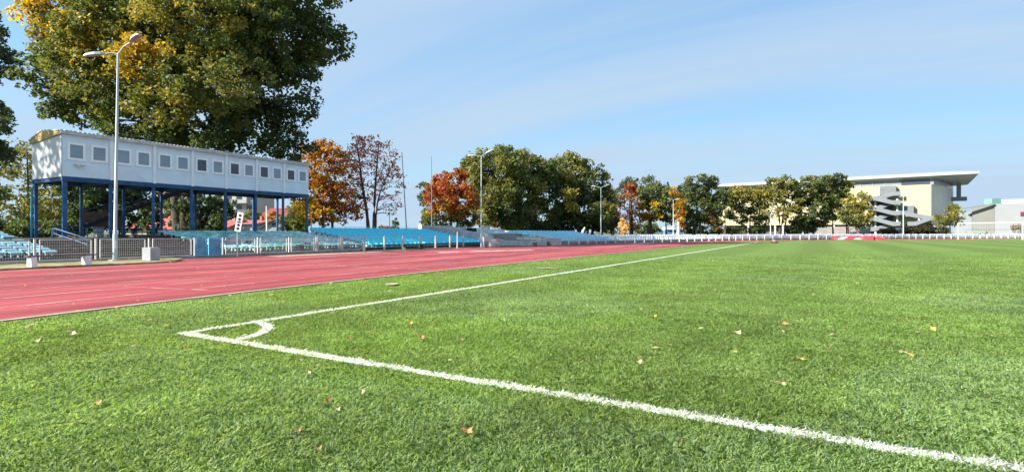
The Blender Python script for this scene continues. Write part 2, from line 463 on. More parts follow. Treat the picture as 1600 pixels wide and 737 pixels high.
def blades():
    # density falls with distance, blades get wider to keep cover
    out = []
    bands = [(1.5, 3.4), (3.4, 5.5), (5.5, 8.5), (8.5, 13), (13, 18), (18, 26)]
    for z0, z1 in bands:
        zm = (z0 + z1) / 2
        dens = 13000 * (3.2 / max(zm, 3.2)) ** 1.3
        half = 1.06
        area = half * (z1 ** 2 - z0 ** 2)
        n = int(area * dens)
        Z = np.sqrt(rng.uniform(z0 ** 2, z1 ** 2, n)); t = rng.uniform(-half, half, n)
        kp = rng.random(n) > (Z - 10) / 16; Z = Z[kp]; t = t[kp]; n = len(Z)
        out.append((Z, t, np.full(n, max(1.0, zm / 3.2))))
    Z = np.concatenate([o[0] for o in out]); t = np.concatenate([o[1] for o in out]); k = np.concatenate([o[2] for o in out])
    x = Z * (-SN + CS * t); y = Z * (CS + SN * t)
    ok = x > np.array(-8.5 + np.maximum(0, 12 - y) ** 2 / 150) + .05
    x, y, Z, k = x[ok], y[ok], Z[ok], k[ok]
    n = len(x)
    d1 = value_noise(x, y, .8, 1); d2 = value_noise(x, y, .18, 2); d3 = value_noise(x, y, 3.0, 3); d4 = value_noise(x, y, .05, 4)
    lean = rng.uniform(0, 2 * PI, n) * .72 + value_noise(x, y, .09, 5) * 4 * PI * .8
    hgt = (.013 + .016 * rng.random(n)) * (.75 + .55 * d2) * np.clip(1.06 - .055 * (Z - 2.5), .72, 1.06)
    bend = rng.uniform(.4, 1.5, n) * hgt
    wid = (.0021 + .0017 * rng.random(n)) * k ** .62
    dx, dy = np.cos(lean), np.sin(lean)
    fa = rng.uniform(0, 2 * PI, n); sx, sy = np.cos(fa), np.sin(fa)
    base = np.stack([x, y, np.zeros(n)], 1)
    mid = base + np.stack([dx * bend * .35, dy * bend * .35, hgt * .65], 1)
    tip = base + np.stack([dx * bend, dy * bend, hgt * (.75 + .25 * rng.random(n))], 1)
    sd_ = np.stack([sx * wid, sy * wid, np.zeros(n)], 1)
    V = np.empty((n, 5, 3)); V[:, 0] = base - sd_; V[:, 1] = base + sd_; V[:, 2] = mid + sd_ * .85; V[:, 3] = tip; V[:, 4] = mid - sd_ * .85
    g0 = np.array((.200, .300, .058)); g1 = np.array((.285, .380, .100)); g2 = np.array((.38, .42, .19)); g3 = np.array((.145, .232, .046)); g4 = np.array((.24, .335, .15))
    f = np.clip((d1 * .5 + d3 * .5 + rng.normal(0, .13, n)), 0, 1)[:, None]
    c = g0 * (1 - f) + g1 * f
    q = rng.random(n)
    dry = (q < .05 * (d1 + d2))[:, None]; c = np.where(dry, g2 * (.8 + .4 * rng.random(n))[:, None], c)
    dk = ((q > .94) | ((d2 < .22) & (q > .7)))[:, None]; c = np.where(dk, g3, c)
    bl = ((d3 > .58) & (q > .3) & (q < .6))[:, None]; c = np.where(bl, g4, c)
    c *= ((.82 + .36 * value_noise(x, y, .4, 9)) * (.86 + .20 * value_noise(x, y, 1.9, 12)) * (1 + .10 * np.sin(1.5 * x)))[:, None] * np.array((.90, .945, 1.14)) * (1.12 - .09 * np.clip((Z - 3) / 6, 0, 1))[:, None]
    ds_, dg_, da_ = in_line(x, y)
    jit = rng.normal(0, .012, n)
    wl = np.where(dg_ + jit < 0, 1, np.where(ds_ + jit < 0, 2, np.where(da_ + jit < 0, 3, 0)))
    nearl = (wl == 0) & (np.minimum(np.minimum(np.abs(dg_ - .0), np.abs(ds_)), np.abs(da_)) < .02) & (Z > 4)
    wl = np.where(nearl, -1, wl)
    wl = np.where((wl > 0) & (rng.random(n) > .90), 0, wl)
    cw = np.array((.74, .77, .82)) * (.82 + .22 * rng.random(n))[:, None]
    return V, c, wl, cw
V, c, wl, cw = blades()
ML = leaf_mat('grass_blade', .5)
def emit(sel, name, cc):
    v = V[sel]; k = len(v)
    return np_mesh(name, v.reshape(-1, 3), 5, ML, np.repeat(cc[sel], 5, 0))
stuff(emit(wl == 0, 'grass_blades', c), 'short green grass blades covering the near part of the pitch', 'grass')
for idx, nm in ((1, 'goal_line_grass'), (2, 'touchline_grass'), (3, 'corner_arc_grass')):
    o = emit(wl == idx, nm, cw); stuff(o, {1: 'white painted grass of the goal line crossing the foreground', 2: 'white painted grass of the touchline running into the distance', 3: 'white painted grass of the small corner arc'}[idx], 'painted line')

# ------------------------------------------------------------------ fallen leaves
LEAFCOL = {'orange': (.50, .19, .08), 'red': (.26, .03, .03), 'yellow': (.50, .34, .07), 'pale': (.44, .34, .21), 'brown': (.27, .14, .06)}
LM = {k: mat('dry_leaf_' + k, v, .7, .25, 30) for k, v in LEAFCOL.items()}
def leaf_obj(p, size, kind, label, group=None):
    mb = MB(); n = 10; R = random.uniform(0, 2 * PI); tilt = random.uniform(.15, .5); ta = random.uniform(0, 2 * PI)
    vs = [Vector((0, 0, .35 * size))]; 
    for k in range(n):
        a = R + 2 * PI * k / n; r = size * (1.0 if k % 2 == 0 else .68) * (1.25 if k == 0 else 1) * random.uniform(.85, 1.1)
        v = Vector((r * math.cos(a), .72 * r * math.sin(a), size * .3 + .35 * size * math.sin(a * 2) ))
        vs.append(v)
    M = Matrix.Rotation(tilt, 4, Vector((math.cos(ta), math.sin(ta), 0)))
    vs = [M @ v for v in vs]
    lo = min(v.z for v in vs)
    vs = [v - Vector((0, 0, lo)) for v in vs]
    mb.add(vs, [(0, k + 1, (k + 1) % n + 1) for k in range(n)])
    mb.tube([vs[1], vs[1] + (vs[1] - vs[0]) * .6 + Vector((0, 0, .004))], .0014 * size / .03, 4)
    o = mb.build('fallen_leaf', LM[kind], loc=(p.x, p.y, .024))
    so_ = o.modifiers.new('thick', 'SOLIDIFY'); so_.thickness = .0015
    tag(o, label, 'leaf', group); return o
BIG = [(731, 684, 10, 'orange', 'large curled orange leaf lying in the foreground grass'),
       (512, 632, 5, 'red', 'small dark red leaf lying on the grass below the corner'),
       (565, 620, 5, 'pale', 'pale beige leaf in the grass just below the goal line'),
       (657, 532, 6, 'orange', 'orange brown leaf on the pitch right of the corner arc'),
       (641, 509, 4, 'yellow', 'yellow leaf on the pitch nearest to the touchline'),
       (156, 637, 6, 'orange', 'light orange leaf alone in the grass at the lower left'),
       (113, 526, 7, 'pale', 'broad pale leaf behind the goal line near the track'),
       (62, 538, 6, 'pale', 'pale leaf at the far left edge of the grass'),
       (467, 680, 5, 'brown', 'brown leaf in the grass left of the large orange leaf'),
       (500, 711, 6, 'brown', 'brown leaf close to the bottom edge of the picture'),
       (1223, 510, 5, 'orange', 'orange leaf out on the pitch near the middle right'),
       (1250, 567, 5, 'yellow', 'bright yellow leaf on the pitch above the goal line'),
       (1221, 607, 6, 'pale', 'pale leaf nearest the goal line on its right half'),
       (999, 572, 5, 'pale', 'thin upright tan leaf on the pitch above the goal line'),
       (1457, 520, 5, 'yellow', 'golden leaf at the right side of the pitch'),
       (1412, 557, 5, 'pale', 'faded leaf right of the bright yellow leaf'),
       (1153, 525, 5, 'pale', 'cream leaf left of the orange leaf on the pitch'),
       (1022, 502, 5, 'yellow', 'yellowish leaf in the centre of the pitch'),
       (481, 588, 5, 'pale', 'tan leaf just behind the goal line near the corner'),
       (529, 646, 4, 'pale', 'small cream leaf beside the dark red leaf'),
       (1062, 698, 4, 'brown', 'small brown leaf under the goal line near the bottom')]
for px, py, s, kd, lb in BIG:
    p = G(px, py); Z = F / (py - HOR); leaf_obj(p, s * Z / F * 1.25, kd, lb)
# drift of small leaves blown along the track edge: nobody could count it
dv = []; dc = []
def scatter(n, fx):
    for _ in range(n):
        p, s = fx(); a = random.uniform(0, PI); ca, sa = math.cos(a) * s, math.sin(a) * s
        z = .03 if p.z == 0 else p.z; tl = random.uniform(.1, .6) * s
        dv.extend([(p.x - ca, p.y - sa, z), (p.x + sa * .6, p.y - ca * .6, z + tl * .4), (p.x + ca, p.y + sa, z + tl), (p.x - sa * .6, p.y + ca * .6, z + .01)])
        cc = random.choice([LEAFCOL['yellow'], LEAFCOL['pale'], LEAFCOL['pale'], LEAFCOL['brown'], (.5, .42, .14)]); k = random.uniform(.7, 1.1)
        dc.extend([[q * k for q in cc]] * 4)
def f1():
    y = random.uniform(2, 55); x = inner_x(y) + abs(random.gauss(0, .9)) + .1; return Vector((x, y, 0)), random.uniform(.02, .05)
def f2():
    p = G(random.uniform(-30, 1650), 380 + 190 * random.random() ** 1.8); return p, random.uniform(.014, .032) * (1 + p.length / 40)
def f3():
    y = random.uniform(-2, 40); x = random.uniform(-18.5, -9.5) if random.random() < .5 else random.uniform(-20.6, -17); return Vector((x, y, .012)), random.uniform(.02, .045)
def f4():
    y = random.uniform(0, 11); return Vector((random.uniform(-21.2, -18.7), y, .07)), random.uniform(.03, .06)
scatter(300, f1); scatter(120, f2); scatter(60, f3); scatter(160, f4)
dl = np_mesh('leaf_litter', np.array(dv), 4, leaf_mat('litter', .15), np.array(dc))
stuff(dl, 'tiny pale autumn leaves sprinkled over the grass and track edge', 'leaf litter')
# bare sandy spots in the grass margin
sb = MB()
for px, py, rx, ry in ((612, 446, .12, .10), (855, 420.5, .30, .05)):
    p = G(px, py); 
    sb.add([(p.x, p.y, .034)] + [(p.x + RIGHT.x * rx * math.cos(a) + FWD.x * ry * 2 * math.sin(a), p.y + RIGHT.y * rx * math.cos(a) + FWD.y * ry * 2 * math.sin(a), .034) for a in np.linspace(0, 2 * PI, 13)[:-1]], [(0, k + 1, (k + 1) % 12 + 1) for k in range(12)])
structure(sb.build('bare_patches', mat('bare', (.33, .32, .17), .95, .3, 10)))

# ------------------------------------------------------------------ stands (terraces)
M_CONC = mat('concrete', (.30, .285, .27), .9, .2, 3, .3, 25, dirt=(.12, .105, .095), dscale=1.6)
M_CONCL = mat('pale_concrete', (.58, .56, .55), .9, .18, 2.5, .3, 25, dirt=(.36, .345, .34), dscale=1.4)
M_TERR = mat('terrace_dark', (.085, .066, .060), .95, .45, 5, .5, 18, dirt=(.17, .14, .125), dscale=5, dlo=.55, dhi=.75)
M_WHITE = mat('white_paint', (.74, .74, .73), .6, .08, 6, dirt=(.45, .42, .38), dscale=2.2, dlo=.58, dhi=.85)
M_GALV = mat('galvanised', (.52, .53, .53), .5, .12, 8, metal=.2)
M_BLUE = mat('blue_steel', (.018, .075, .17), .6, .25, 4, dirt=(.06, .11, .17), dscale=5)
M_LBLUE = mat('light_blue_paint', (.14, .50, .74), .5, .15, 5)
R0X, RD, RH = -22.35, .50, .070
def tread_z(r): return .20 + RH * r
def terrace(name, label, y0, y1, rows, m, cap=None, tread_z=tread_z):
    th = thing(name, label, 'grandstand', (R0X, (y0 + y1) / 2, 0))
    mb = MB()
    for r in range(rows):
        xa = R0X - RD * r; z = tread_z(r)
        if cap: z = min(z, cap)
        last = r == rows - 1
        xb = -33.5 if last else xa - RD
        mb.box(((xa + xb) / 2, (y0 + y1) / 2, z / 2 - .03), (xa - xb, y1 - y0, z + .06))
    rr = random.Random(int(y0 * 10))
    for r in range(rows):
        y = y0 + .05
        while y < y1 - .3:
            l = rr.uniform(.25, .6)
            z = min(tread_z(r), cap or 9)
            mb.box((R0X - RD * r + .012, y + l / 2, z - .035), (.03 + .03 * rr.random(), l * .9, .05))
            y += l
    mb.build('steps', m, th)
    return th
t_left = terrace('terrace', 'concrete terrace under the pale blue seats at the left edge', -3, 8.25, 11, M_TERR)
t_bare = terrace('terrace', 'bare dark stepped terrace in front of the press box', 8.28, 13.9, 9, M_TERR, .80)
t_teal = terrace('terrace', 'stepped terrace carrying the teal flat seats', 13.93, 22.75, 11, M_TERR)
t_blue = terrace('terrace', 'stepped terrace carrying the bright blue seats', 22.78, 35.3, 11, M_TERR, None, lambda r: .16 + .083 * r)
for r in range(1, 11):     # white concrete blocks at the open end of the blue rows
    b_ = MB(); b_.box((R0X - RD * r + .1, 22.95, .16 + .083 * r - .02), (.17, .16, .2)); b_.build('support_block', M_WHITE, t_blue)

def seat_shell():
    mb = MB(); wd = .40
    prof = [(.19, .035), (.205, .01), (.18, 0), (-.13, -.015), (-.165, .0), (-.195, .155), (-.17, .165), (-.145, .03), (-.12, .012), (.14, .03)]
    n = len(prof)
    mb.prism([Vector((a, -wd / 2, b)) for a, b in prof], (0, wd, 0))
    for s in (-1, 1):   # raised rims
        y = s * (wd / 2 - .012)
        pts = [Vector((.19, y, .035)), Vector((-.12, y, .035)), Vector((-.15, y, .06)), Vector((-.17, y, .15))]
        for a, b in zip(pts, pts[1:]): mb.bar(a + Vector((.01, 0, .015)), b + Vector((.01, 0, .015)), .03, .06, Vector((0, 1, 0)).cross(b - a).normalized())
    mb.bar((-.175, -.2, .165), (-.175, .2, .165), .05, .03)
    for s in (-1, 1): mb.box((0, s * .13, -.075), (.2, .03, .14))
    return mb
M_SEATB = mat('seat_blue', (.14, .76, .90), .35, .12, 3, dirt=(.22, .72, .86), dscale=1.5)
M_SEATP = mat('seat_pale_blue', (.20, .40, .50), .5, .12, 6, dirt=(.32, .48, .54), dscale=5)
TEALS = [mat('seat_teal_a', (.15, .46, .41), .5, .15, 6), mat('seat_teal_b', (.42, .70, .70), .55, .12, 6), mat('seat_teal_c', (.27, .58, .55), .5, .12, 6), mat('seat_teal_d', (.17, .50, .38), .5, .12, 6), mat('seat_teal_e', (.36, .62, .68), .5, .12, 6)]
proto = seat_shell().build('stadium_chair', M_SEATB)
tag(proto, 'bright blue moulded stadium seat with backrest in the sunny block', 'stadium chair', 'bright blue seats with backs')
first = True
for r in range(11):
    for k in range(27):
        y = 23.25 + .435 * k
        o = proto if first else proto.copy()
        if not first: COL.objects.link(o)
        first = False
        o.location = (R0X - RD * r - .22 + random.uniform(-.012, .012), y + random.uniform(-.01, .01), (.16 + .083 * r) + .145)
        o.rotation_euler = (0, random.uniform(.04, .09), random.uniform(-.025, .025))

def flat_seat_mb():
    mb = MB()
    n = 14; wx, wy = .155, .185
    ring = []
    for k in range(n * 2):
        a = 2 * PI * k / (n * 2); c_, s_ = math.cos(a), math.sin(a)
        ring.append((wx * math.copysign(abs(c_) ** .55, c_), wy * math.copysign(abs(s_) ** .55, s_)))
    m = len(ring)
    vs = [(x * .9, y * .9, -.025) for x, y in ring] + [(x, y, 0) for x, y in ring] + [(x * .95, y * .95, .034) for x, y in ring] + [(x * .7, y * .7, .026) for x, y in ring]
    fs = [tuple(range(m))[::-1], tuple(range(3 * m, 4 * m))]
    for j in range(3):
        for k in range(m): fs.append((j * m + k, j * m + (k + 1) % m, (j + 1) * m + (k + 1) % m, (j + 1) * m + k))
    mb.add(vs, fs)
    for s in (-1, 1): mb.box((-.03, s * .09, -.09), (.08, .03, .14))
    return mb
meshes = []
for m in TEALS + [M_SEATP]:
    o = flat_seat_mb().build('flat_seat', m); meshes.append(o.data); bpy.data.objects.remove(o)
def flats(y0, n, rows, mids, label, group, skip=lambda r, k: False, missing=.0):
    for r in range(rows):
        for k in range(n):
            if skip(r, k) or random.random() < missing: continue
            o = bpy.data.objects.new('flat_seat', meshes[mids(r, k)]); COL.objects.link(o)
            o.location = (R0X - RD * r - .22, y0 + .435 * k + random.uniform(-.015, .015), tread_z(r) + .155 + random.uniform(-.006, .01))
            o.rotation_euler = (random.uniform(-.03, .03), random.uniform(.10, .19), random.uniform(-.06, .06))
            tag(o, label, 'flat seat', group)
flats(14.25, 19, 11, lambda r, k: random.choice([0, 1, 1, 2, 2, 4, 3, 2]) if k < 13 else random.choice([1, 2, 2, 4, 1]), 'backless teal plastic seat on the terrace below the press box', 'teal flat seats', lambda r, k: False, .02)
flats(8.05 - .435 * 10, 11, 11, lambda r, k: 5, 'backless pale blue plastic seat at the left edge of the stands', 'pale blue flat seats', lambda r, k: k < 6 and r < 4, .02)

# rail behind the blue block
rl = thing('handrail', 'thin grey railing along the top of the blue seats', 'railing', (-28.4, 30, .9))
mb = MB(); mb.tube([(-28.4, 24.4, 1.42), (-28.4, 35.4, 1.40)], .014, 6); mb.build('top_rail', M_GALV, rl)
for y in np.arange(24.4, 35.5, 2.2):
    mb = MB(); mb.tube([(-28.4, y, .85), (-28.4, y, 1.42)], .016, 6); mb.build('post', M_GALV, rl)

# concrete parapets of the entrance gap
mb = MB(); mb.prism([Vector((-28.8, 35.36, 0)), Vector((-28.8, 35.36, 1.62)), Vector((-28.0, 35.36, 1.60)), Vector((-22.6, 35.36, .95)), Vector((-21.9, 35.36, .75)), Vector((-21.9, 35.36, 0))], (0, .24, 0))
tag(mb.build('parapet_wall', M_CONCL), 'sloping grey concrete side wall at the end of the blue block', 'wall')
bw = thing('back_wall', 'low grey concrete wall along the top behind the entrance gap', 'wall', (-29, 42, .8))
mb = MB(); pA = W(672, 46.5, z=0); pB = W(789, 58, z=0)
for k in range(4):
    a = pA.lerp(pB, k / 4); b = pA.lerp(pB, (k + .97) / 4); za = 1.62 - .08 * k
    mb.bar(a + Vector((0, 0, za / 2)), b + Vector((0, 0, za / 2)), .2, za)
mb.build('wall_panels', M_CONCL, bw)
mb = MB(); p = W(737, 51, z=0); mb.box((p.x, p.y, .7), (.7, .7, 1.5)); tag(mb.build('dark_hut', mat('black_box', (.02, .022, .025), .8), bevel=.03), 'black box standing against the low grey wall', 'box')
# far side of the gap : teal rows, wall, pillar
p2 = W(789, 56, z=0); p3 = G(866, 382.6)
mb = MB(); d = (p3 - p2).normalized(); nn = Vector((-d.y, d.x, 0)) * .22; ln = (p3 - p2).length
mb.prism([p2, p2 + Vector((0, 0, 1.22)), p2.lerp(p3, .35) + Vector((0, 0, 1.08)), p3 + Vector((0, 0, .52)), p3], nn)
pw = tag(mb.build('parapet_wall', mat('mottled_concrete', (.66, .61, .58), .9, .25, 2, .3, dirt=(.42, .38, .36), dscale=1.8)), 'sloping mottled concrete wall running down to the end pillar', 'wall')
mb = MB(); pp = G(869.5, 383.2); mb.box((pp.x, pp.y, .29), (.75, .45, .58), rz=TH); tag(mb.build('end_pillar', mat('flaky_paint', (.55, .48, .45), .9, .25, 4, .3, dirt=(.30, .26, .24), dscale=3), bevel=.02), 'stout flaking concrete end block beside the track', 'pillar')
gs = thing('terrace', 'short broken terrace of teal and cream benches beyond the entrance gap', 'grandstand', W(800, 50, z=0))
pc = W(790, 50, z=0)
mb = MB(); tb = MB(); cb = MB()
for r in range(7):
    a = W(741 + 4 * r, 55.5 - 1.8 * r, z=0); b = W(806 + 8 * r, 55 - 1.75 * r, z=0)
    z = 1.0 - .10 * r
    mb.bar(a + Vector((0, 0, z / 2 - .05)), b + Vector((0, 0, z / 2 - .05)), 1.8, z)
    tgt = tb if r < 5 else cb
    q = a.lerp(b, .0 if r < 3 else .08 * r); tgt.bar(q + Vector((0, 0, z + .07)), b + Vector((0, 0, z + .07)), .5, .1)
mb.build('steps', M_CONCL, gs); tb.build('teal_bench_rows', TEALS[1], gs); cb.build('cream_bench_rows', mat('cream_bench', (.66, .58, .44), .8, .2, 4), gs)
# white gate between grey pillars
gt = thing('gate', 'white sheet metal gate between two grey concrete pillars', 'gate', G(768, 386))
for px in (760.5, 778):
    mb = MB(); p = G(px, 386.2); mb.box((p.x, p.y, .29), (.28, .28, .62), rz=TH); mb.build('pillar', M_CONC, gt)
mb = MB(); a = G(762.6, 386); b = G(775.8, 386); mb.bar(a + Vector((0, 0, .3)), b + Vector((0, 0, .3)), .05, .52); mb.build('door_panel', M_WHITE, gt)

# light blue and white seat rows far round the bend (too many and too small to count)
def far_rows(name, m, i0, i1, rows, z0, rise, depth, label, gap=0.0):
    pts = fence_far; mb = MB()
    base = [p for p in resample(pts, .46)]
    for r in range(rows):
        off = 1.0 + depth * r; z = z0 + rise * r
        for i in range(len(base)):
            p = base[i]; px = 800 + F * (p.dot(RIGHT)) / (p.dot(FWD))
            if not (i0 <= px <= i1) or random.random() < gap: continue
            n = flat_normal(base, i); d = Vector((n.y, -n.x, 0)); q = p + n * off
            if i1 < 1000 and (800 + F * q.dot(RIGHT) / q.dot(FWD)) < 876 - 9.5 * r: continue
            mb.box(q + Vector((0, 0, z)), (.36, .36, .04), (n, d, Vector((0, 0, 1))))
            mb.box(q + n * .17 + Vector((0, 0, z + .12)), (.04, .36, .24), (n, d, Vector((0, 0, 1))))
    o = mb.build(name, m); stuff(o, label, 'seat rows'); return o
far_rows('seat_rows', mat('seat_sky', (.36, .70, .84), .5, .12, 3), 812, 968, 9, .30, .085, .55, 'distant light blue seat rows on the bend past the concrete pillar')
far_rows('seat_rows', mat('seat_white', (.76, .78, .82), .5, .1, 3), 968, 1700, 5, .26, .075, .6, 'distant white seat rows along the far end of the ground', .12)
def far_terrace():
    base = [p for p in resample(fence_far, 1.2) if p.y > 37.5]; mb = MB()
    for r in range(9):
        for i in range(len(base) - 1):
            px = 800 + F * (base[i].dot(RIGHT)) / (base[i].dot(FWD))
            if px > 968 and r > 5: continue
            if px < 968: z = .22 + .085 * r
            else: z = .18 + .075 * min(r, 5)
            n0 = flat_normal(base, i); n1 = flat_normal(base, i + 1)
            o0, o1 = .75 + .57 * r, .75 + .57 * (r + 1) + .02
            if r == 8 or (px > 968 and r == 5): o1 += 3
            A = [base[i] + n0 * o0, base[i + 1] + n1 * o0, base[i + 1] + n1 * o1, base[i] + n0 * o1]
            mb.prism([Vector((q.x, q.y, -.03)) for q in A][::-1], (0, 0, z + .03))
    return mb
tag(far_terrace().build('terrace', M_CONC), 'long low concrete terrace curving round the far end', 'grandstand')

# ------------------------------------------------------------------ perimeter fence
def mesh_panel(mb, a, b, z0, z1, gap=.062, rw=.0034):
    d = b - a; l = d.length
    fr = .034
    for za in (z0, z1): mb.bar(a + Vector((0, 0, za)), b + Vector((0, 0, za)), fr, fr)
    for q in (a, b): mb.bar(q + Vector((0, 0, z0)), q + Vector((0, 0, z1)), fr, fr)
    n = int(l / gap)
    for k in range(1, n): 
        q = a.lerp(b, k / n); mb.bar(q + Vector((0, 0, z0)), q + Vector((0, 0, z1)), rw * 1.1, rw * 1.1)
    n = int((z1 - z0) / .088)
    for k in range(1, n):
        z = z0 + (z1 - z0) * k / n; mb.bar(a + Vector((0, 0, z)), b + Vector((0, 0, z)), rw * 2.6, rw * 2.6)
fn = thing('stadium_fence', 'low pale metal mesh fence between the track and the stands', 'fence', (FX, 12, 0))
posts_y = [4.06, 5.65, 7.23, 8.87, 10.54, 12.2, 13.35, 14.94, 16.54, 18.1, 19.67, 21.26]
M_FENCE = mat('fence_paint', (.50, .49, .47), .55, .12, 8, dirt=(.42, .34, .27), dscale=4, dlo=.55, dhi=.8)
for i, y in enumerate(posts_y):
    mb = MB()
    dbl = y > 17
    mb.box((FX, y, .41), (.055, .055, .78))
    if dbl: mb.box((FX, y + .09, .41), (.045, .045, .76))
    mb.build('post', M_FENCE, fn)
for i, (a, b) in enumerate(zip(posts_y, posts_y[1:])):
    if 12.1 < a < 12.4: continue
    mb = MB(); mesh_panel(mb, Vector((FX, a + .13, 0)), Vector((FX, b - .13, 0)), .13, .77); mb.build('mesh_panel', M_FENCE, fn)
# kerb under the fence
mb = MB(); mb.box((FX - .05, 8, .05), (.16, 26, .1)); 
mb.build('base_kerb', M_CONC, fn)
# blue gate in the fence
gt = thing('gate', 'light blue mesh gate set in the pale fence', 'gate', (FX, 12.8, 0))
for a, b in ((12.27, 12.66), (12.75, 13.27)):
    mb = MB(); mesh_panel(mb, Vector((FX + .02, a, 0)), Vector((FX + .02, b, 0)), .12, .78, .085, .004)
    mb.build('gate_leaf', M_LBLUE, gt)
mb = MB()
for a, b in ((12.29, 12.64), (12.77, 13.25)): mb.box((FX - .01, (a + b) / 2, .45), (.008, b - a, .6))
mb.build('infill_sheet', mat('gate_sheet', (.17, .36, .50), .5, .3, 3), gt)
mb = MB(); mb.box((FX + .06, 13.75, .60), (.015, .72, .2)); tag(mb.build('grey_plate', mat('plate_grey', (.36, .40, .41), .5, .1, 3)), 'blank grey plate fixed to the fence beside the blue gate', 'plate')
# stretch with posts and two rails
f2_ = thing('stadium_fence', 'row of round topped white posts with thin rails before the blue seats', 'fence', (FX, 26, 0))
py = list(np.arange(22.85, 31, 1.56))
for y in py:
    mb = MB(); mb.box((FX, y, .40), (.085, .085, .72)); mb.box((FX, y, .78), (.06, .06, .05)); mb.build('post', M_FENCE, f2_)
mb = MB()
for z in (.20, .74): mb.tube([(FX, 21.26, z), (FX, 30.7, z)], .012, 6)
mb.build('rail', M_FENCE, f2_)
# far fence
f3_ = thing('stadium_fence', 'white post and rail fence sweeping round the far bend', 'fence', G(1000, 379))
fp = resample(fence_far, 1.75)
fp = [p for p in fp if p.y > 31.5]
M_FW = mat('fence_white', (.72, .72, .74), .55, .08, 5)
def pxof(p): return 800 + F * p.dot(RIGHT) / p.dot(FWD)
fp = [p for p in fp if not (757 < pxof(p) < 878)]
for p in fp[:98]:
    mb = MB(); mb.box((p.x, p.y, .34), (.1, .1, .70)); mb.build('post', M_FW, f3_)
mb = MB()
for a, b in zip(fp, fp[1:]):
    if (b - a).length > 3: continue
    for z in (.25, .62): mb.bar(a + Vector((0, 0, z)), b + Vector((0, 0, z)), .04, .05)
mb.build('rails', M_FW, f3_)
# advertising style white boards behind the far fence (blank)
wb = [p for p in resample(fence_far, 1.75) if pxof(p) > 1120]
mb = MB()
for a, b in zip(wb, wb[1:]):
    n = Vector((-(b - a).y, (b - a).x, 0)).normalized() * .3
    mb.bar(a + n + Vector((0, 0, .38)), a.lerp(b, .97) + n + Vector((0, 0, .38)), .03, .36)
tag(mb.build('board_row', mat('board_white', (.70, .71, .73), .6, .15, .6)), 'continuous row of blank white boards behind the far fence', 'board')

# ------------------------------------------------------------------ press box on posts
BX, BB, Y0, Y1 = -28.5, -31.5, 10.62, 23.6
ZB, ZT = 3.46, 5.30
pb = thing('press_box', 'long white cabin with square windows raised on blue steel posts', 'building', ((BX + BB) / 2, (Y0 + Y1) / 2, .8))
M_CLAD = mat('white_cladding', (.66, .79, .88), .45, .05, 2, dirt=(.56, .67, .74), dscale=.9)
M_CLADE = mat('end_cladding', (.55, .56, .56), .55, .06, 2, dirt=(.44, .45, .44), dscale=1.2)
mb = MB(); mb.box(((BX + BB) / 2, (Y0 + Y1) / 2, (ZB + ZT) / 2), (BX - BB, Y1 - Y0, ZT - ZB)); mb.build('wall', M_CLAD, pb)
mb = MB(); mb.box(((BX + BB) / 2, Y0 - .02, (ZB + ZT) / 2 - .05), (BX - BB - .04, .03, ZT - ZB - .06)); mb.build('end_wall', M_CLADE, pb)
bay = (Y1 - Y0) / 7
# roof : shallow, ribbed sheet, ochre end gable
mb = MB()
nrib = 78
for k in range(nrib):
    ya = Y0 - .12 + (Y1 - Y0 + .24) * k / nrib; yb = Y0 - .12 + (Y1 - Y0 + .24) * (k + .55) / nrib; yc = Y0 - .12 + (Y1 - Y0 + .24) * (k + 1) / nrib
    prof = [(BX + .13, 5.40), (-30.35, 5.56), (BB - .12, 5.22)]
    for (xa, za), (xb, zb) in zip(prof, prof[1:]):
        for p_, q_, dz in ((ya, yb, .035), (yb, yc, .0)):
            mb.prism([Vector((xa, p_, za)), Vector((xa, p_, za + .03 + dz)), Vector((xb, p_, zb + .03 + dz)), Vector((xb, p_, zb))], (0, q_ - p_, 0))
mb.build('roof', mat('roof_sheet', (.42, .42, .40), .7, .15, 3, dirt=(.26, .25, .22), dscale=2), pb)
mb = MB(); mb.box((BX + .08, (Y0 + Y1) / 2, 5.345), (.14, Y1 - Y0 + .2, .11)); mb.build('fascia', mat('fascia_grey', (.45, .48, .50), .6, .2, 4), pb)
mb = MB(); mb.prism([Vector((BX + .1, Y0 - .09, 5.29)), Vector((BX + .1, Y0 - .09, 5.42)), Vector((-30.35, Y0 - .09, 5.555)), Vector((BB - .1, Y0 - .09, 5.21)), Vector((BB - .1, Y0 - .09, 5.05))], (0, .045, 0))
mb.build('gable_board', mat('ochre_board', (.42, .29, .12), .8, .2, 3), pb)
for s in range(8):
    y = Y0 + bay * s; y = min(max(y, Y0 + .05), Y1 - .05)
    if 0 < s < 7:
        mb = MB(); mb.box((BX + .035, y, (ZB + ZT) / 2 - .02), (.09, .13, ZT - ZB + .02)); mb.build('cover_strip', mat('strip_white', (.80, .84, .87), .5, .06, 3), pb)
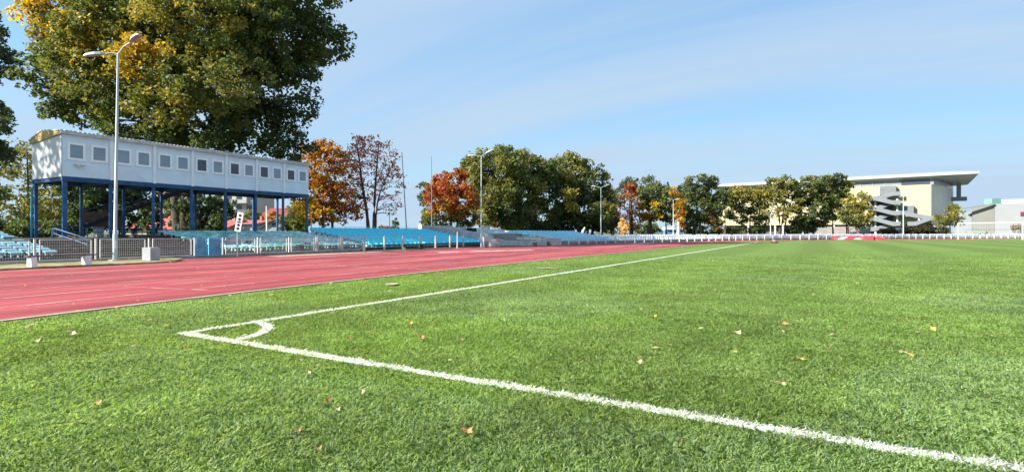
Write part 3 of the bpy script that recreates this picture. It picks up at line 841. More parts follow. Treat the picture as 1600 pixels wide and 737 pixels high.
# windows, two per bay
M_FRAME = mat('window_white', (.88, .90, .92), .4, .04, 3)
M_PANE = glass('window_grey', (.22, .30, .37))
M_PANE2 = glass('window_dark', (.05, .06, .09))
for s in range(7):
    for k in range(2):
        yc = Y0 + bay * s + bay * (.27 + .47 * k); zc = 4.58; hw, hh = .285, .335
        mb = MB(); t = .09
        for dz in (-hh, hh): mb.box((BX + .025, yc, zc + dz), (.05, 2 * hw + t, t))
        for dy in (-hw, hw): mb.box((BX + .025, yc + dy, zc), (.048, t, 2 * hh - t))
        fr = mb.build('window', M_FRAME, pb)
        mb = MB(); mb.box((BX + .008, yc, zc), (.014, 2 * hw - t, 2 * hh - t))
        pn = mb.build('pane', M_PANE2 if (s in (3, 4, 5) and k == 0) or (s == 6 and k == 0) else M_PANE); pn.parent = fr
        pn.location = (0, 0, 0)
mb = MB(); mb.box((BX + .1, Y0 + .62, 4.02), (.2, .42, .06)); mb.tube([(BX + .1, Y0 + .55, 4.0), (BX + .16, Y0 + .55, 3.9)], .05, 8); mb.build('flood_light', M_WHITE, pb)
# blue floor frame
mb = MB()
for x in (BX - .03, BB + .03): mb.box((x, (Y0 + Y1) / 2, ZB - .10), (.12, Y1 - Y0 + .04, .2))
for s in range(8): mb.box(((BX + BB) / 2, min(max(Y0 + bay * s, Y0 + .06), Y1 - .06), ZB - .11), (BX - BB - .2, .1, .17))
mb.build('floor_frame', M_BLUE, pb)
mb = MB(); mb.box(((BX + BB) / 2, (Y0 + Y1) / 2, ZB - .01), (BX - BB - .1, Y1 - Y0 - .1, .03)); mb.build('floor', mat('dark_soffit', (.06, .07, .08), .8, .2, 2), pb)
M_POSTB = mat('post_blue', (.018, .085, .20), .5, .25, 4, dirt=(.03, .14, .27), dscale=2)
for x in (BX - .06, BB + .06):
    for s in range(8):
        y = min(max(Y0 + bay * s, Y0 + .1), Y1 - .1)
        mb = MB(); wdt = .17 if s == 0 and x > -29 else .115
        mb.box((x, y, (ZB - .2 + .78) / 2), (.1, wdt, ZB - .2 - .78)); mb.build('post', M_POSTB, pb)
mb = MB(); mb.tube([(BB + .1, Y0 - .06, ZB - .25), (BB + .35, Y0 - .08, ZB - .3), (BB + .2, Y0 - .1, ZB - .55), (BB + .16, Y0 - .1, .8)], .05, 8); mb.build('downpipe', mat('pipe_blue', (.08, .42, .62), .4, .1, 4), pb)
# dark stair flight and brown board under the cabin
st = thing('staircase', 'dark steel staircase climbing to the cabin from behind', 'staircase', (-32.2, 15.5, .8))
mb = MB()
for s in (0, .7): mb.bar((-32.0 - s, 12.6, 1.2), (-32.0 - s, 17.6, 3.4), .08, .2)
for k in range(14): mb.box((-32.35, 12.8 + .34 * k, 1.35 + .15 * k), (.7, .28, .04))
mb.build('flight', mat('stair_dark', (.03, .035, .04), .7, .2, 3), st)
mb = MB(); mb.tube([(-31.95, 12.6, 2.0), (-31.95, 17.6, 4.0)], .025, 6); mb.tube([(-31.95, 12.6, 1.6), (-31.95, 17.6, 3.75)], .02, 6); mb.build('handrail', M_BLUE, st)
mb = MB(); a, b = W(124, 27.5, z=0), W(190, 28.5, z=0); mb.bar(a + Vector((0, 0, 1.68)), b + Vector((0, 0, 1.68)), .06, .78); 
bd = thing('notice_board', 'wide brown wooden board standing under the cabin', 'board', a.lerp(b, .5))
mb.build('panel', mat('brown_board', (.15, .085, .055), .8, .2, 3, dirt=(.1, .06, .04), dscale=4), bd)
for q in (.08, .92):
    k = MB(); c_ = a.lerp(b, q); k.box((c_.x - .03, c_.y + .06, 1.2), (.06, .06, 1.0)); k.build('leg', mat('stair_dark', (.03, .035, .04)), bd)
# blue handrails on the bare terrace
hr = thing('handrail', 'blue tubular handrails on the bare terrace beneath the cabin', 'railing', (-27.3, 11, .8))
mb = MB()
xr = -27.9
yA, yB = 10.2, 14.6
for z in (1.02, 1.20): mb.tube([(xr, yA, z), (xr, yB, z)], .018, 6)
mb.build('long_rail', M_BLUE, hr)
for y in np.arange(yA, yB + .1, 1.1):
    k = MB(); k.tube([(xr, y, .78), (xr, y, 1.2)], .018, 6); k.build('upright', M_BLUE, hr)
mb = MB()
mb.tube([(-27.6, 9.95, .8), (-27.6, 9.95, 1.16), (-27.4, 9.95, 1.18), (-24.6, 9.95, .78), (-24.6, 9.95, .32)], .02, 6); mb.tube([(-27.5, 9.95, .98), (-24.6, 9.95, .55)], .016, 6)
mb.build('stair_rail', mat('rail_blue', (.09, .16, .33), .5, .15, 5), hr)
mb = MB(); p = W(154, 26.5, z=0); mb.box((p.x, p.y, 1.02), (.38, .3, .46)); mb.box((p.x, p.y, 1.262), (.42, .34, .03)); tag(mb.build('utility_box', mat('box_grey', (.30, .32, .33), .7, .15, 4), bevel=.015), 'small grey utility cabinet behind the blue rail', 'cabinet')

# ------------------------------------------------------------------ small things by the fence
be = thing('bench', 'wooden plank bench on two white concrete legs at the track edge', 'bench', (-18.95, 7.0, .055))
mb = MB()
for dx in (-.12, .02): mb.bar((-18.95 + dx, 6.25, .345), (-18.95 + dx, 7.88, .345), .125, .035)
mb.build('seat', mat('plank', (.09, .075, .07), .8, .25, 6, .2), be)
for y in (6.38, 7.66):
    mb = MB(); mb.prism([Vector((-19.12, y - .07, .05)), Vector((-18.80, y - .07, .05)), Vector((-18.84, y - .07, .325)), Vector((-19.1, y - .07, .325))], (0, .14, 0)); mb.build('leg', M_WHITE, be, bevel=.008)
be2 = thing('bench', 'dark low bench on the track edge before the blue seats', 'bench', (-20.9, 24.8, 0))
mb = MB(); mb.bar((-20.95, 23.95, .30), (-20.95, 25.9, .30), .25, .04); mb.build('seat', mat('plank', (.09, .075, .07)), be2)
for y in (24.15, 25.7):
    mb = MB(); mb.box((-20.95, y, .14), (.2, .05, .28)); mb.build('leg', mat('plank', (.09, .075, .07)), be2)
mb = MB(); p = G(236, 406.6, .055); mb.box((p.x, p.y, .055 + .215), (.36, .36, .43), rz=.25); mb.box((p.x, p.y, .055 + .435), (.33, .33, .016), rz=.25)
tag(mb.build('concrete_block', mat('block_white', (.38, .40, .41), .8, .12, 3, .2, dirt=(.29, .30, .31), dscale=2), bevel=.012), 'square pale concrete block standing on the dry grass strip', 'block')
# dotted signal board on a post
sg = thing('signal_board', 'tilted white board with four black dots and a bar on a thin post', 'sign', (-21.0, 13.6, 0))
base, Zs = onX(371, -21.0)
mb = MB(); mb.tube([base, base + Vector((0, 0, 1.1)), base + RIGHT * .03 + Vector((0, 0, 1.45))], .021, 8); mb.build('pole', M_WHITE, sg)
Nrm = -FWD
def sp_(px, py): 
    p = W(px, Zs - .05, py); return p
c1, c2, c3, c4 = sp_(371.5, 330.9), sp_(380.6, 332.8), sp_(375.3, 362.2), sp_(366.2, 360.4)
mb = MB(); mb.prism([c1, c2, c3, c4], FWD * .03); mb.build('board', mat('sign_white', (.82, .82, .80), .5, .04, 3), sg)
ax = (c2 - c1).normalized(); dn = (c4 - c1)
for f in (.16, .36, .66, .85):
    cc = c1 + (c2 - c1) * .5 + dn * f - FWD * .006; rr = (c2 - c1).length * .25
    vs = [cc + ax * rr * math.cos(a) + dn.normalized() * rr * math.sin(a) for a in np.linspace(0, 2 * PI, 17)[:-1]]
    mb = MB(); mb.prism(vs, FWD * .005); mb.build('dot', mat('sign_black', (.02, .02, .025), .6), sg)
mb = MB(); cc = c1 + (c2 - c1) * .5 + dn * .505 - FWD * .006; hx = ax * (c2 - c1).length * .3; hy = dn.normalized() * .035
mb.prism([cc - hx - hy, cc + hx - hy, cc + hx + hy, cc - hx + hy], FWD * .005); mb.build('bar_mark', mat('sign_black', (.02, .02, .025)), sg)

# ------------------------------------------------------------------ lamps, poles
M_POLE = mat('lamp_pole', (.40, .46, .47), .45, .1, 6, metal=.1)
M_LENS = mat('lamp_lens', (.30, .27, .25), .3, .1, 5)
def street_lamp(label, base, ztop, r, larm, rarm, top_shift=(0, 0, 0), zb=0.0, group='lamp posts around the ground'):
    th = thing('street_lamp', label, 'street lamp', (base.x, base.y, zb), group)
    top = Vector((base.x, base.y, ztop)) + Vector(top_shift)
    mb = MB(); b0 = Vector((base.x, base.y, zb))
    mb.tube([b0, b0 + Vector((0, 0, .9)), b0 + Vector((0, 0, .92)), top], [r * 1.35, r * 1.3, r, r * .6], 10); mb.build('pole', M_POLE, th)
    mb = MB(); mb.box(b0 + Vector((0, 0, .015)), (.3, .3, .03)); mb.build('base_plate', M_GALV, th)
    mb = MB(); mb.box(b0 + Vector((r * 1.3, 0, .55)), (.012, .07, .28)); mb.build('access_door', M_GALV, th)
    for d in (larm, rarm):
        if d is None: continue
        v = Vector(d); tip = top + v
        mb = MB(); mb.tube([top - Vector((0, 0, .05)), top + v * .45 + Vector((0, 0, v.length * .06)), tip], [r * .5, r * .45, r * .4], 8); mb.build('arm', M_POLE, th)
        u = v.normalized(); hd = MB(); s = Vector((0, 0, 1)).cross(u).normalized(); L_ = .58; wd = .11; up = u.cross(s) 
        if up.z < 0: up = -up
        P = lambda a, b, c_: tip + u * a * L_ + s * b * wd + up * c_ * .1
        sec = []
        for a, wq, hq in ((-.08, .3, .4), (.1, .7, .9), (.4, 1, 1), (.8, .9, .75), (1, .5, .3)):
            sec.append([P(a, -wq, 0), P(a, wq, 0), P(a, wq * .7, hq), P(a, -wq * .7, hq)])
        vs = [q for k in sec for q in k]; fs = []
        for i in range(4):
            for k in range(4): fs.append((i * 4 + k, i * 4 + (k + 1) % 4, i * 4 + 4 + (k + 1) % 4, i * 4 + 4 + k))
        fs += [(0, 1, 2, 3), (19, 18, 17, 16)]
        hd.add(vs, fs); h = hd.build('lamp_head', M_POLE, th)
        ln = MB(); ln.add([P(.15, -.55, -.06), P(.15, .55, -.06), P(.85, .6, -.06), P(.85, -.6, -.06), P(.15, -.55, .02), P(.15, .55, .02), P(.85, .6, .02), P(.85, -.6, .02)], [(0, 1, 2, 3), (4, 7, 6, 5), (0, 4, 5, 1), (1, 5, 6, 2), (2, 6, 7, 3), (3, 7, 4, 0)])
        lo2 = ln.build('lens', M_LENS); lo2.parent = h
    return th
p = G(180, 406.8, .055); Zl = p.dot(FWD)
street_lamp('tall double headed lamp post standing nearest on the dry strip', p, HC + (HOR - 83) * Zl / F, .055, RIGHT * -.42 + FWD * -.1 + Vector((0, 0, -.08)), RIGHT * .74 - FWD * .42 + Vector((0, 0, .22)), RIGHT * .1, .05)
def lamp_px(px, Z, ytop, label, la, ra, r=.05):
    b = W(px, Z, z=0); k = Z / F
    street_lamp(label, b, HC + (HOR - ytop) * k, r, RIGHT * (la[0] * k) + Vector((0, 0, -la[1] * k)), RIGHT * (ra[0] * k) + Vector((0, 0, -ra[1] * k)))
lamp_px(752, 36.2, 243.5, 'double headed lamp post beside the white gate', (-8, 0), (8, -4), .048)
lamp_px(939, 57, 293, 'double headed lamp post before the dark group of trees', (-7, -1), (6, -2), .06)
lamp_px(1052, 85, 312.5, 'double headed lamp post left of the narrow orange tree', (-4, -1), (4, -1), .07)
lamp_px(1204, 100, 336, 'slim lamp post among the yellow green trees', (-3, -1), (3, -1), .09)
lamp_px(1411.5, 108, 308, 'slim lamp post in front of the grey outside stairs', (-2, 0), (2.5, -2), .11)

def mast(name, label, a, b, r, m, cat='pole', group=None):
    mb = MB(); mb.tube([a, b], [r, r * .55], 7); return tag(mb.build(name, m), label, cat, group)
M_MAST = mat('mast_grey', (.20, .24, .27), .5, .15, 5)
mast('flagpole', 'bent tall thin mast right of the purple leaved tree', W(636, 44, z=.6), W(628, 44, 238), .05, M_MAST)
mast('flagpole', 'tall thin mast rising behind the red orange maple', W(675, 60, z=0), W(674, 60, 244), .06, M_MAST)
mast('flagpole', 'shorter thin mast between the purple tree and the bent mast', W(610, 48, z=.6), W(607.5, 48, 322), .045, M_MAST)
mast('post', 'plain thin white post at the fence left of the lamp', W(714.5, 34, z=0), W(714.5, 34, 362), .035, M_WHITE)
mast('post', 'white post leaning to the right above the light blue rows', W(908, 62, 366.5), W(914, 62, 355), .14, M_WHITE)
mast('post', 'thick white post under the narrow orange tree', W(1060, 88, z=0), W(1060, 88, 346), .33, M_WHITE)
mast('post', 'thick white post among the trees beside the slim lamp', W(1223.5, 98, z=0), W(1223.5, 98, 350), .22, mat('mast_pale', (.55, .56, .55), .6))
mast('post', 'white post seen under the cabin between the red roofs', W(417.5, 70, z=0), W(416.5, 70, 322), .14, M_WHITE)
mast('post', 'thin grey post below the orange maple beside the cabin', W(487, 46, z=.5), W(486, 46, 326), .06, M_WHITE)

# ------------------------------------------------------------------ goal, mats, sprinkler
gl = thing('football_goal', 'white football goal with net on the far goal line', 'goal', W(1547, 80, z=0))
A0 = W(1497.5, 81.9, z=0); B0 = A0 + Vector((7.32, 0, 0))
for p in (A0, B0):
    mb = MB(); mb.tube([p, p + Vector((0, 0, 2.44))], .09, 10); mb.build('post', M_WHITE, gl)
mb = MB(); mb.tube([A0 + Vector((-.06, 0, 2.44)), B0 + Vector((.06, 0, 2.44))], .09, 10); mb.build('crossbar', M_WHITE, gl)
mb = MB(); net = mat('net', (.62, .63, .63), .8)
bk = Vector((0, 2.0, 0)); tk = Vector((0, .9, 2.4))
for k in range(0, 25):
    q = A0.lerp(B0, k / 24); mb.bar(q + Vector((0, 0, 2.4)), q + tk, .014, .014); mb.bar(q + tk, q + bk, .014, .014)
for k in range(9):
    f = k / 8; a = A0 + tk.lerp(bk, f); b = B0 + tk.lerp(bk, f); mb.bar(a, b, .014, .014)
    for e_ in (A0, B0): mb.bar(e_ + Vector((0, 0, 2.4 * (1 - f))), e_ + tk.lerp(bk, f), .014, .014)
mb.build('net', net, gl)

M_RED = mat('mat_red', (.60, .045, .075), .5, .12, 2, dirt=(.66, .16, .18), dscale=1)
hm = thing('landing_mat', 'big red high jump landing mat with white marks by the far fence', 'landing mat', W(1338, 72, z=0))
mb = MB(); a = W(1303, 73.5, z=0); b = W(1365, 71.5, z=0); d = (b - a).normalized(); nn = Vector((-d.y, d.x, 0))
mb.prism([a - nn * .2, b - nn * .2, b + nn * 3, a + nn * 3], (0, 0, .58)); mb.build('mat_block', M_RED, hm, bevel=.06)
mb = MB()
for f, wdt in ((.08, .5), (.16, .6)): 
    q = a.lerp(b, f) - nn * .215
    mb.prism([q + Vector((0, 0, .08)), q + d * .3 + Vector((0, 0, .08)), q + d * (.3 + wdt) + Vector((0, 0, .46)), q + d * wdt + Vector((0, 0, .46))], -nn * .01)
q = a.lerp(b, .5) - nn * .215
mb.prism([q + Vector((0, 0, .12)), q + d * .9 + Vector((0, 0, .12)), q + d * .55 + Vector((0, 0, .34)), q + d * .2 + Vector((0, 0, .30))], -nn * .01)
mb.build('white_marks', mat('mark_white', (.8, .7, .7), .6), hm)
mb = MB(); a = W(1366, 71.5, z=0); b = W(1388, 70.8, z=0); mb.prism([a, b, b + nn * 2, a + nn * 2], (0, 0, .02)); 
mb = MB(); mb.prism([a + Vector((0, 0, 0)), a + Vector((0, 0, .5)), a + d * .9 + Vector((0, 0, .42)), b + Vector((0, 0, .12)), b], nn * 2.4)
tag(mb.build('landing_mat', mat('mat_cover', (.66, .04, .06), .6, .2, 3, .5, 4), bevel=.03), 'sagging bright red cover beside the high jump mat', 'mat cover')
mb = MB(); a = W(1384, 74, z=0); b = W(1440, 75, z=0); d = (b - a).normalized(); nn = Vector((-d.y, d.x, 0)); mb.prism([a, b, b + nn * 1.0, a + nn * 1.0], (0, 0, .1)); tag(mb.build('long_mat', mat('mat_pink', (.55, .2, .2), .7, .2, 2)), 'flat faded pink mat strip beyond the red cover', 'mat')
sk = thing('sprinkler', 'low dark sprinkler with a pale red cap standing out on the pitch', 'sprinkler', G(1210, 379.4))
p = G(1210, 379.4); mb = MB()
mb.tube([p + RIGHT * -.32 + Vector((0, 0, .05)), p + RIGHT * .34 + Vector((0, 0, .05))], .06, 8); mb.box(p + Vector((0, 0, .07)), (.25, .4, .12)); mb.build('base', mat('rubber', (.025, .02, .02), .8), sk)
mb = MB(); mb.tube([p + Vector((0, 0, .12)), p + Vector((0, 0, .24)), p + Vector((0, 0, .28))], [.17, .15, .08], 10); mb.build('cap', mat('cap_red', (.55, .18, .13), .6), sk)

# ------------------------------------------------------------------ trees
BARK = mat('bark', (.075, .058, .045), .95, .35, 6, .8, 12)
BARKL = mat('bark_pale', (.20, .17, .13), .95, .3, 5, .6, 12)
LEAF = leaf_mat('foliage', .42)
def unit(n):
    v = rng.normal(size=(n, 3)); return v / np.linalg.norm(v, axis=1)[:, None]
RV = np.array(RIGHT); FV = np.array(FWD); UV = np.array((0, 0, 1.))
def crown_leaves(lobes, Z, leaf_px, dens, clump_px, shell=.55, droop=0.0):
    """lobes: (px, py, rx_px, ry_px, palette, dZ[, weight]); returns verts, colours, clump centres"""
    VS = []; CS_ = []; CC = []
    for lb in lobes:
        px, py, rx, ry, pal, dz = lb[:6]; wgt = lb[6] if len(lb) > 6 else 1.0
        z = Z + dz; k = z / F
        c = np.array(W(px, z, py)); R = np.array((rx * k, .5 * (rx + ry) * k if rx < ry * 2 else rx * k * .7, ry * k))
        area = PI * rx * ry
        nl = int(1.9 * dens * wgt * area / (leaf_px ** 2 * 1.3)); cr = clump_px * k
        nc = max(6, int(area / (clump_px ** 2 * 1.3)) * 2)
        d = unit(nc); rad = (shell + (1 - shell) * rng.random(nc) ** .7)
        cc = c + (d * rad[:, None] * R)[:, 0:1] * RV + (d * rad[:, None] * R)[:, 1:2] * FV + (d * rad[:, None] * R)[:, 2:3] * UV
        CC.append(cc)
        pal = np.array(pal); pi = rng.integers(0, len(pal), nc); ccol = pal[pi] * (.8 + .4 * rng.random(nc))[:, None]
        csz = cr * (.55 + .8 * rng.random(nc))
        pr = csz ** 2; pr /= pr.sum(); ci = rng.choice(nc, nl, p=pr)
        # leaves sit on flattened clump shells
        ld = unit(nl); lr = rng.random(nl) ** .45
        off = ld * (lr * csz[ci])[:, None]; off[:, 2] *= .72
        P = cc[ci] + off
        if droop: P[:, 2] -= droop * k * clump_px * lr ** 2 * rng.random(nl)
        s = leaf_px * k * (.55 + .8 * rng.random(nl))
        nr = ld * .6 + unit(nl) * .8 + np.array((0, 0, .35)); nr /= np.linalg.norm(nr, axis=1)[:, None]
        a = np.cross(nr, unit(nl)); a /= np.linalg.norm(a, axis=1)[:, None]; b = np.cross(nr, a)
        V_ = np.stack([P - a * s[:, None], P + b * (s * .62)[:, None], P + a * s[:, None], P - b * (s * .62)[:, None]], 1)
        cl = ccol[ci] * (.75 + .5 * rng.random(nl))[:, None]
        VS.append(V_.reshape(-1, 3)); CS_.append(np.repeat(cl, 4, 0))
    return np.concatenate(VS), np.concatenate(CS_), np.concatenate(CC)

def tree(name, label, px, Z, lobes, trunks, leaf_px=2.4, dens=3.2, clump_px=9, nb=26, group=None, bark=None, shell=.55, droop=0.0, cat='tree', zb=0.0, twig=.35):
    base = W(px, Z, z=zb); th = thing(name, label, cat, base, group)
    v, c_, cc = crown_leaves(lobes, Z, leaf_px, dens, clump_px, shell, droop)
    np_mesh('crown', v, 4, LEAF, c_, th)
    mb = MB(); k = Z / F
    joints = []
    for t in trunks:     # (px at base, [(px,py)...], radius_px)
        pts = [W(t[0], Z, z=zb)] + [W(a, Z + random.uniform(-1, 1) * k * 6, b) for a, b in t[1]]
        r0 = t[2] * k; n = len(pts)
        sp2 = spline(pts, max(.25, 14 * k)); m = len(sp2)
        mb.tube(sp2, [r0 * (1.15 if i == 0 else 1) * (1 - .8 * i / (m - 1)) for i in range(m)], 8)
        joints += [(sp2[i], r0 * (1 - .8 * i / (m - 1))) for i in range(int(m * .3), m)]
    ids = rng.choice(len(cc), min(nb, len(cc)), replace=False)
    for i in ids:
        e_ = Vector(cc[i]); j = min(joints, key=lambda q: (q[0] - e_).length + max(0, q[0].z - e_.z) * 1.5)
        if (j[0] - e_).length < .2: continue
        mid = j[0].lerp(e_, .5) + Vector((random.uniform(-1, 1), random.uniform(-1, 1), .8)) * (j[0] - e_).length * .1
        rb = max(j[1] * twig, .35 * k)
        mb.tube([j[0], mid, e_], [rb, rb * .7, rb * .25], 5, False)
    mb.build('trunk', bark or BARK, th)
    return th

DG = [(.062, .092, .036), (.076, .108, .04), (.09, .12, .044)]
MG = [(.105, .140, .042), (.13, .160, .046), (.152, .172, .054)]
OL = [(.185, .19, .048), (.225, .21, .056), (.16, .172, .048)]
YG = [(.29, .25, .045), (.34, .27, .045), (.24, .225, .045)]
GD = [(.52, .33, .028), (.58, .40, .04), (.46, .32, .04)]
OR = [(.36, .145, .018), (.42, .19, .022), (.30, .115, .018)]
RD_ = [(.34, .078, .024), (.38, .105, .024), (.29, .062, .026)]
BR = [(.30, .11, .075), (.34, .12, .075), (.22, .085, .075)]
RB = [(.34, .17, .10), (.40, .18, .10), (.28, .15, .09)]
PU = [(.50, .18, .13), (.54, .20, .13), (.42, .15, .12)]
BG = [(.085, .118, .074), (.10, .132, .080), (.072, .096, .066)]

# 1 the giant broadleaf behind the cabin
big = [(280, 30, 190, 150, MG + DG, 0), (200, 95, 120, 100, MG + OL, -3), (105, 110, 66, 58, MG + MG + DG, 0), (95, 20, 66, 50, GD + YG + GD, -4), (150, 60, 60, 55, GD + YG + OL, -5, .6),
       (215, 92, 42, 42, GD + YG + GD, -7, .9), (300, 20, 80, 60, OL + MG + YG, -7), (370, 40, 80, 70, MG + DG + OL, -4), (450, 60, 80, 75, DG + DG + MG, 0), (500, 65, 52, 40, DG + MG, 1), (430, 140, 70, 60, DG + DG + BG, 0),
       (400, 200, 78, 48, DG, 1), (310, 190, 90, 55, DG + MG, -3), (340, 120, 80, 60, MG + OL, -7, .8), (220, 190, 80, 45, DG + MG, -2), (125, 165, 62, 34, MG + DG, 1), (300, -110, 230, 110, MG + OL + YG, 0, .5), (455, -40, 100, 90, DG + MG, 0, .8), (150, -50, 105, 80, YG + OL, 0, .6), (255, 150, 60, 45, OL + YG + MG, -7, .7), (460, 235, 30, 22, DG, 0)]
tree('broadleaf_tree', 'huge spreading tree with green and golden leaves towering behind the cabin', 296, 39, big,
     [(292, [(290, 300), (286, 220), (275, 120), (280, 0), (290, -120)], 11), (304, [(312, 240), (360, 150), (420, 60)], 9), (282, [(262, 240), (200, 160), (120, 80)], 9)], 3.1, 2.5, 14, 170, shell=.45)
# dark ivy clad understorey at its foot
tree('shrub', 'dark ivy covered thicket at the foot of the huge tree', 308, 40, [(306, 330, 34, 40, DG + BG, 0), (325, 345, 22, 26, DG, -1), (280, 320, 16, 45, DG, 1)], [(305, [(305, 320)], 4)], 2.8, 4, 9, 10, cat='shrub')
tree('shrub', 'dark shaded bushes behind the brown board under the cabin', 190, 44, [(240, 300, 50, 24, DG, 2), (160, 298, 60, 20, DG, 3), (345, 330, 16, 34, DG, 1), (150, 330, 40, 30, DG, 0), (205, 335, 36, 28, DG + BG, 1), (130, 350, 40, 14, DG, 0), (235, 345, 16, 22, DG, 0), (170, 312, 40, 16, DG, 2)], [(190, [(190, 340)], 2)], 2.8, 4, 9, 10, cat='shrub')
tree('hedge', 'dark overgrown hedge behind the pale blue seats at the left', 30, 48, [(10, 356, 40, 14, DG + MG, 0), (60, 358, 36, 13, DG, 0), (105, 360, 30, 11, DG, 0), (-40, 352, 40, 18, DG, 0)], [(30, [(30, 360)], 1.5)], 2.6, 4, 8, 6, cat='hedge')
# left edge
tree('conifer', 'dark conifer whose branch tips reach in at the left edge', -60, 42, [(-38, 90, 62, 34, DG + BG, 0), (-45, 180, 66, 30, DG + BG, 0), (-30, 235, 45, 26, BG + DG, 0), (-55, 30, 55, 40, BG + DG, 0), (-14, 195, 36, 14, BG, -1), (-70, 300, 60, 50, DG, 0)], [(-60, [(-58, 250), (-60, 60)], 8)], 3.0, 3.5, 10, 40, droop=.6)
tree('larch', 'airy yellow green tree in front of the sky at the left edge', 42, 56, [(40, 290, 52, 62, OL + YG + MG, 0, .5), (20, 250, 34, 34, OL, 0, .4), (75, 310, 30, 40, YG + OL, -1, .5), (85, 255, 20, 28, OL + YG, 0, .45), (10, 330, 40, 30, OL + MG, 0, .6)], [(45, [(44, 300), (42, 232)], 3)], 2.6, 2.3, 8, 60)
tree('shrub', 'bright yellow green bush showing under the left end of the cabin', 86, 60, [(86, 332, 20, 28, YG + OL, 0), (66, 345, 18, 16, MG, 0), (110, 345, 20, 15, DG, 0)], [(86, [(86, 340)], 2)], 2.5, 3, 7, 6, cat='shrub')
# off to the left, whose shade dapples the end wall of the cabin
tree('broadleaf_tree', 'leafy tree standing left of the cabin beyond the picture edge', -780, 20.5, [(-740, -60, 230, 190, MG + OL, 0, .42), (-640, -240, 200, 150, MG, 0, .42), (-860, -200, 180, 180, MG, 0, .4)], [(-780, [(-770, 250), (-700, -100)], 12)], 9, 2.2, 40, 40)
# 2 orange maple and purple tree
tree('maple_tree', 'orange maple with yellow lower boughs beside the end of the cabin', 508, 52, [(508, 262, 50, 38, OR + [(.34, .15, .025)], 0, .9), (495, 300, 44, 30, OR + YG, 0, .8), (530, 310, 36, 28, OR + BR, 0, .7), (480, 328, 24, 18, GD, -2), (505, 335, 28, 16, GD + OR, -2), (545, 335, 20, 14, OR + BR, 0, .6), (500, 232, 30, 14, OR, 0, .6)],
     [(504, [(505, 320), (503, 270), (500, 240)], 2.6), (520, [(519, 310), (525, 270)], 2.4)], 2.5, 2.6, 7.5, 60, bark=mat('bark_brown', (.06, .04, .028), .95, .3, 5))
tree('maple_tree', 'nearly bare purple brown tree with two stems over the blue seats', 580, 48, [(582, 258, 45, 45, PU, 0, .24), (570, 240, 28, 30, PU, 0, .24), (605, 285, 30, 28, PU, 0, .24), (560, 305, 24, 26, PU + OR, 0, .32), (612, 320, 16, 18, PU, 0, .22), (560, 225, 16, 14, PU, 0, .26)],
     [(577, [(573, 330), (566, 290), (560, 240), (556, 218)], 3.2), (584, [(585, 320), (588, 270), (592, 225)], 3.0), (586, [(590, 315), (605, 275), (618, 250)], 1.8)], 1.9, 2.1, 6, 150, bark=mat('bark_purple', (.10, .062, .062), .95, .3, 5), twig=.4)
tree('conifer', 'tiny dark conical conifer over the back of the blue seats', 618, 62, [(618, 354, 6, 8, DG + BG, 0), (618, 347, 3.5, 6, DG, 0)], [(618, [(618, 350)], .8)], 1.3, 4, 3, 4)
tree('shrub', 'low rusty bush just above the blue seats', 602, 64, [(602, 357, 12, 4, OR + BR, 0)], [(602, [(602, 358)], .6)], 1.4, 4, 3, 3, cat='shrub')
tree('shrub', 'broad green bush between the last cabin posts', 462, 62, [(462, 340, 19, 22, MG + OL, 0), (470, 352, 16, 12, MG, -1), (448, 350, 10, 14, MG + DG, 0)], [(462, [(462, 345)], 1.5)], 2.2, 3.6, 6, 6, cat='shrub')
tree('maple_tree', 'small orange tree behind the grey gabled house', 428, 120, [(428, 340, 14, 9, OR + GD, 0)], [(428, [(428, 345)], .8)], 1.6, 3.5, 4, 5)
tree('broadleaf_tree', 'olive tree seen over the grey roofed shed', 392, 125, [(394, 338, 14, 9, OL, 0)], [(394, [(394, 345)], .8)], 1.6, 3.5, 4, 5)
# 3 centre left : red maple, willows
tree('broadleaf_tree', 'small blue green tree peeping out left of the red orange maple', 668, 74, [(668, 290, 15, 10, BG + MG, 0, .7), (664, 310, 12, 12, BG, 0, .6), (672, 335, 14, 16, MG, 0, .7)], [(670, [(670, 320), (668, 290)], 1.2)], 1.9, 2.8, 5, 14)
tree('maple_tree', 'red orange maple left of the tall willows', 704, 68, [(706, 290, 32, 26, RD_ + OR, 0), (690, 308, 30, 24, OR + RD_, -2), (720, 315, 26, 26, RD_ + OR, -1), (700, 330, 36, 20, OR + OL + YG, 0, .8), (685, 345, 24, 14, OL + DG, 0, .7), (728, 342, 18, 14, OL + DG, 0), (712, 272, 16, 9, RD_, 0)], [(704, [(705, 330), (706, 285)], 3), (695, [(690, 330)], 2)], 2.2, 3.2, 7.5, 30)
tree('maple_tree', 'small sunlit orange tree glowing between maple and willow', 752, 84, [(748, 335, 10, 18, OR + GD, 0, .8), (770, 348, 8, 9, GD + OR, 0), (803, 355, 9, 7, GD, 1)], [(750, [(749, 340)], 1)], 1.8, 3, 5, 8)
WL = OL + OL + MG + [(.2, .19, .07)]
tree('willow_tree', 'tall olive willow at the left of the big dark group', 782, 80, [(775, 262, 50, 36, WL, 0), (790, 240, 22, 14, WL, 0), (748, 270, 26, 28, WL, -1), (772, 300, 42, 36, WL + DG, -2), (795, 322, 34, 30, MG + DG, -2), (760, 320, 20, 28, WL, -3), (790, 345, 30, 16, DG, 0), (735, 262, 14, 16, WL, 0)], [(786, [(784, 330), (778, 280), (785, 245)], 4), (790, [(800, 320), (815, 280)], 2.5)], 2.3, 3.6, 10, 40, droop=1.2)
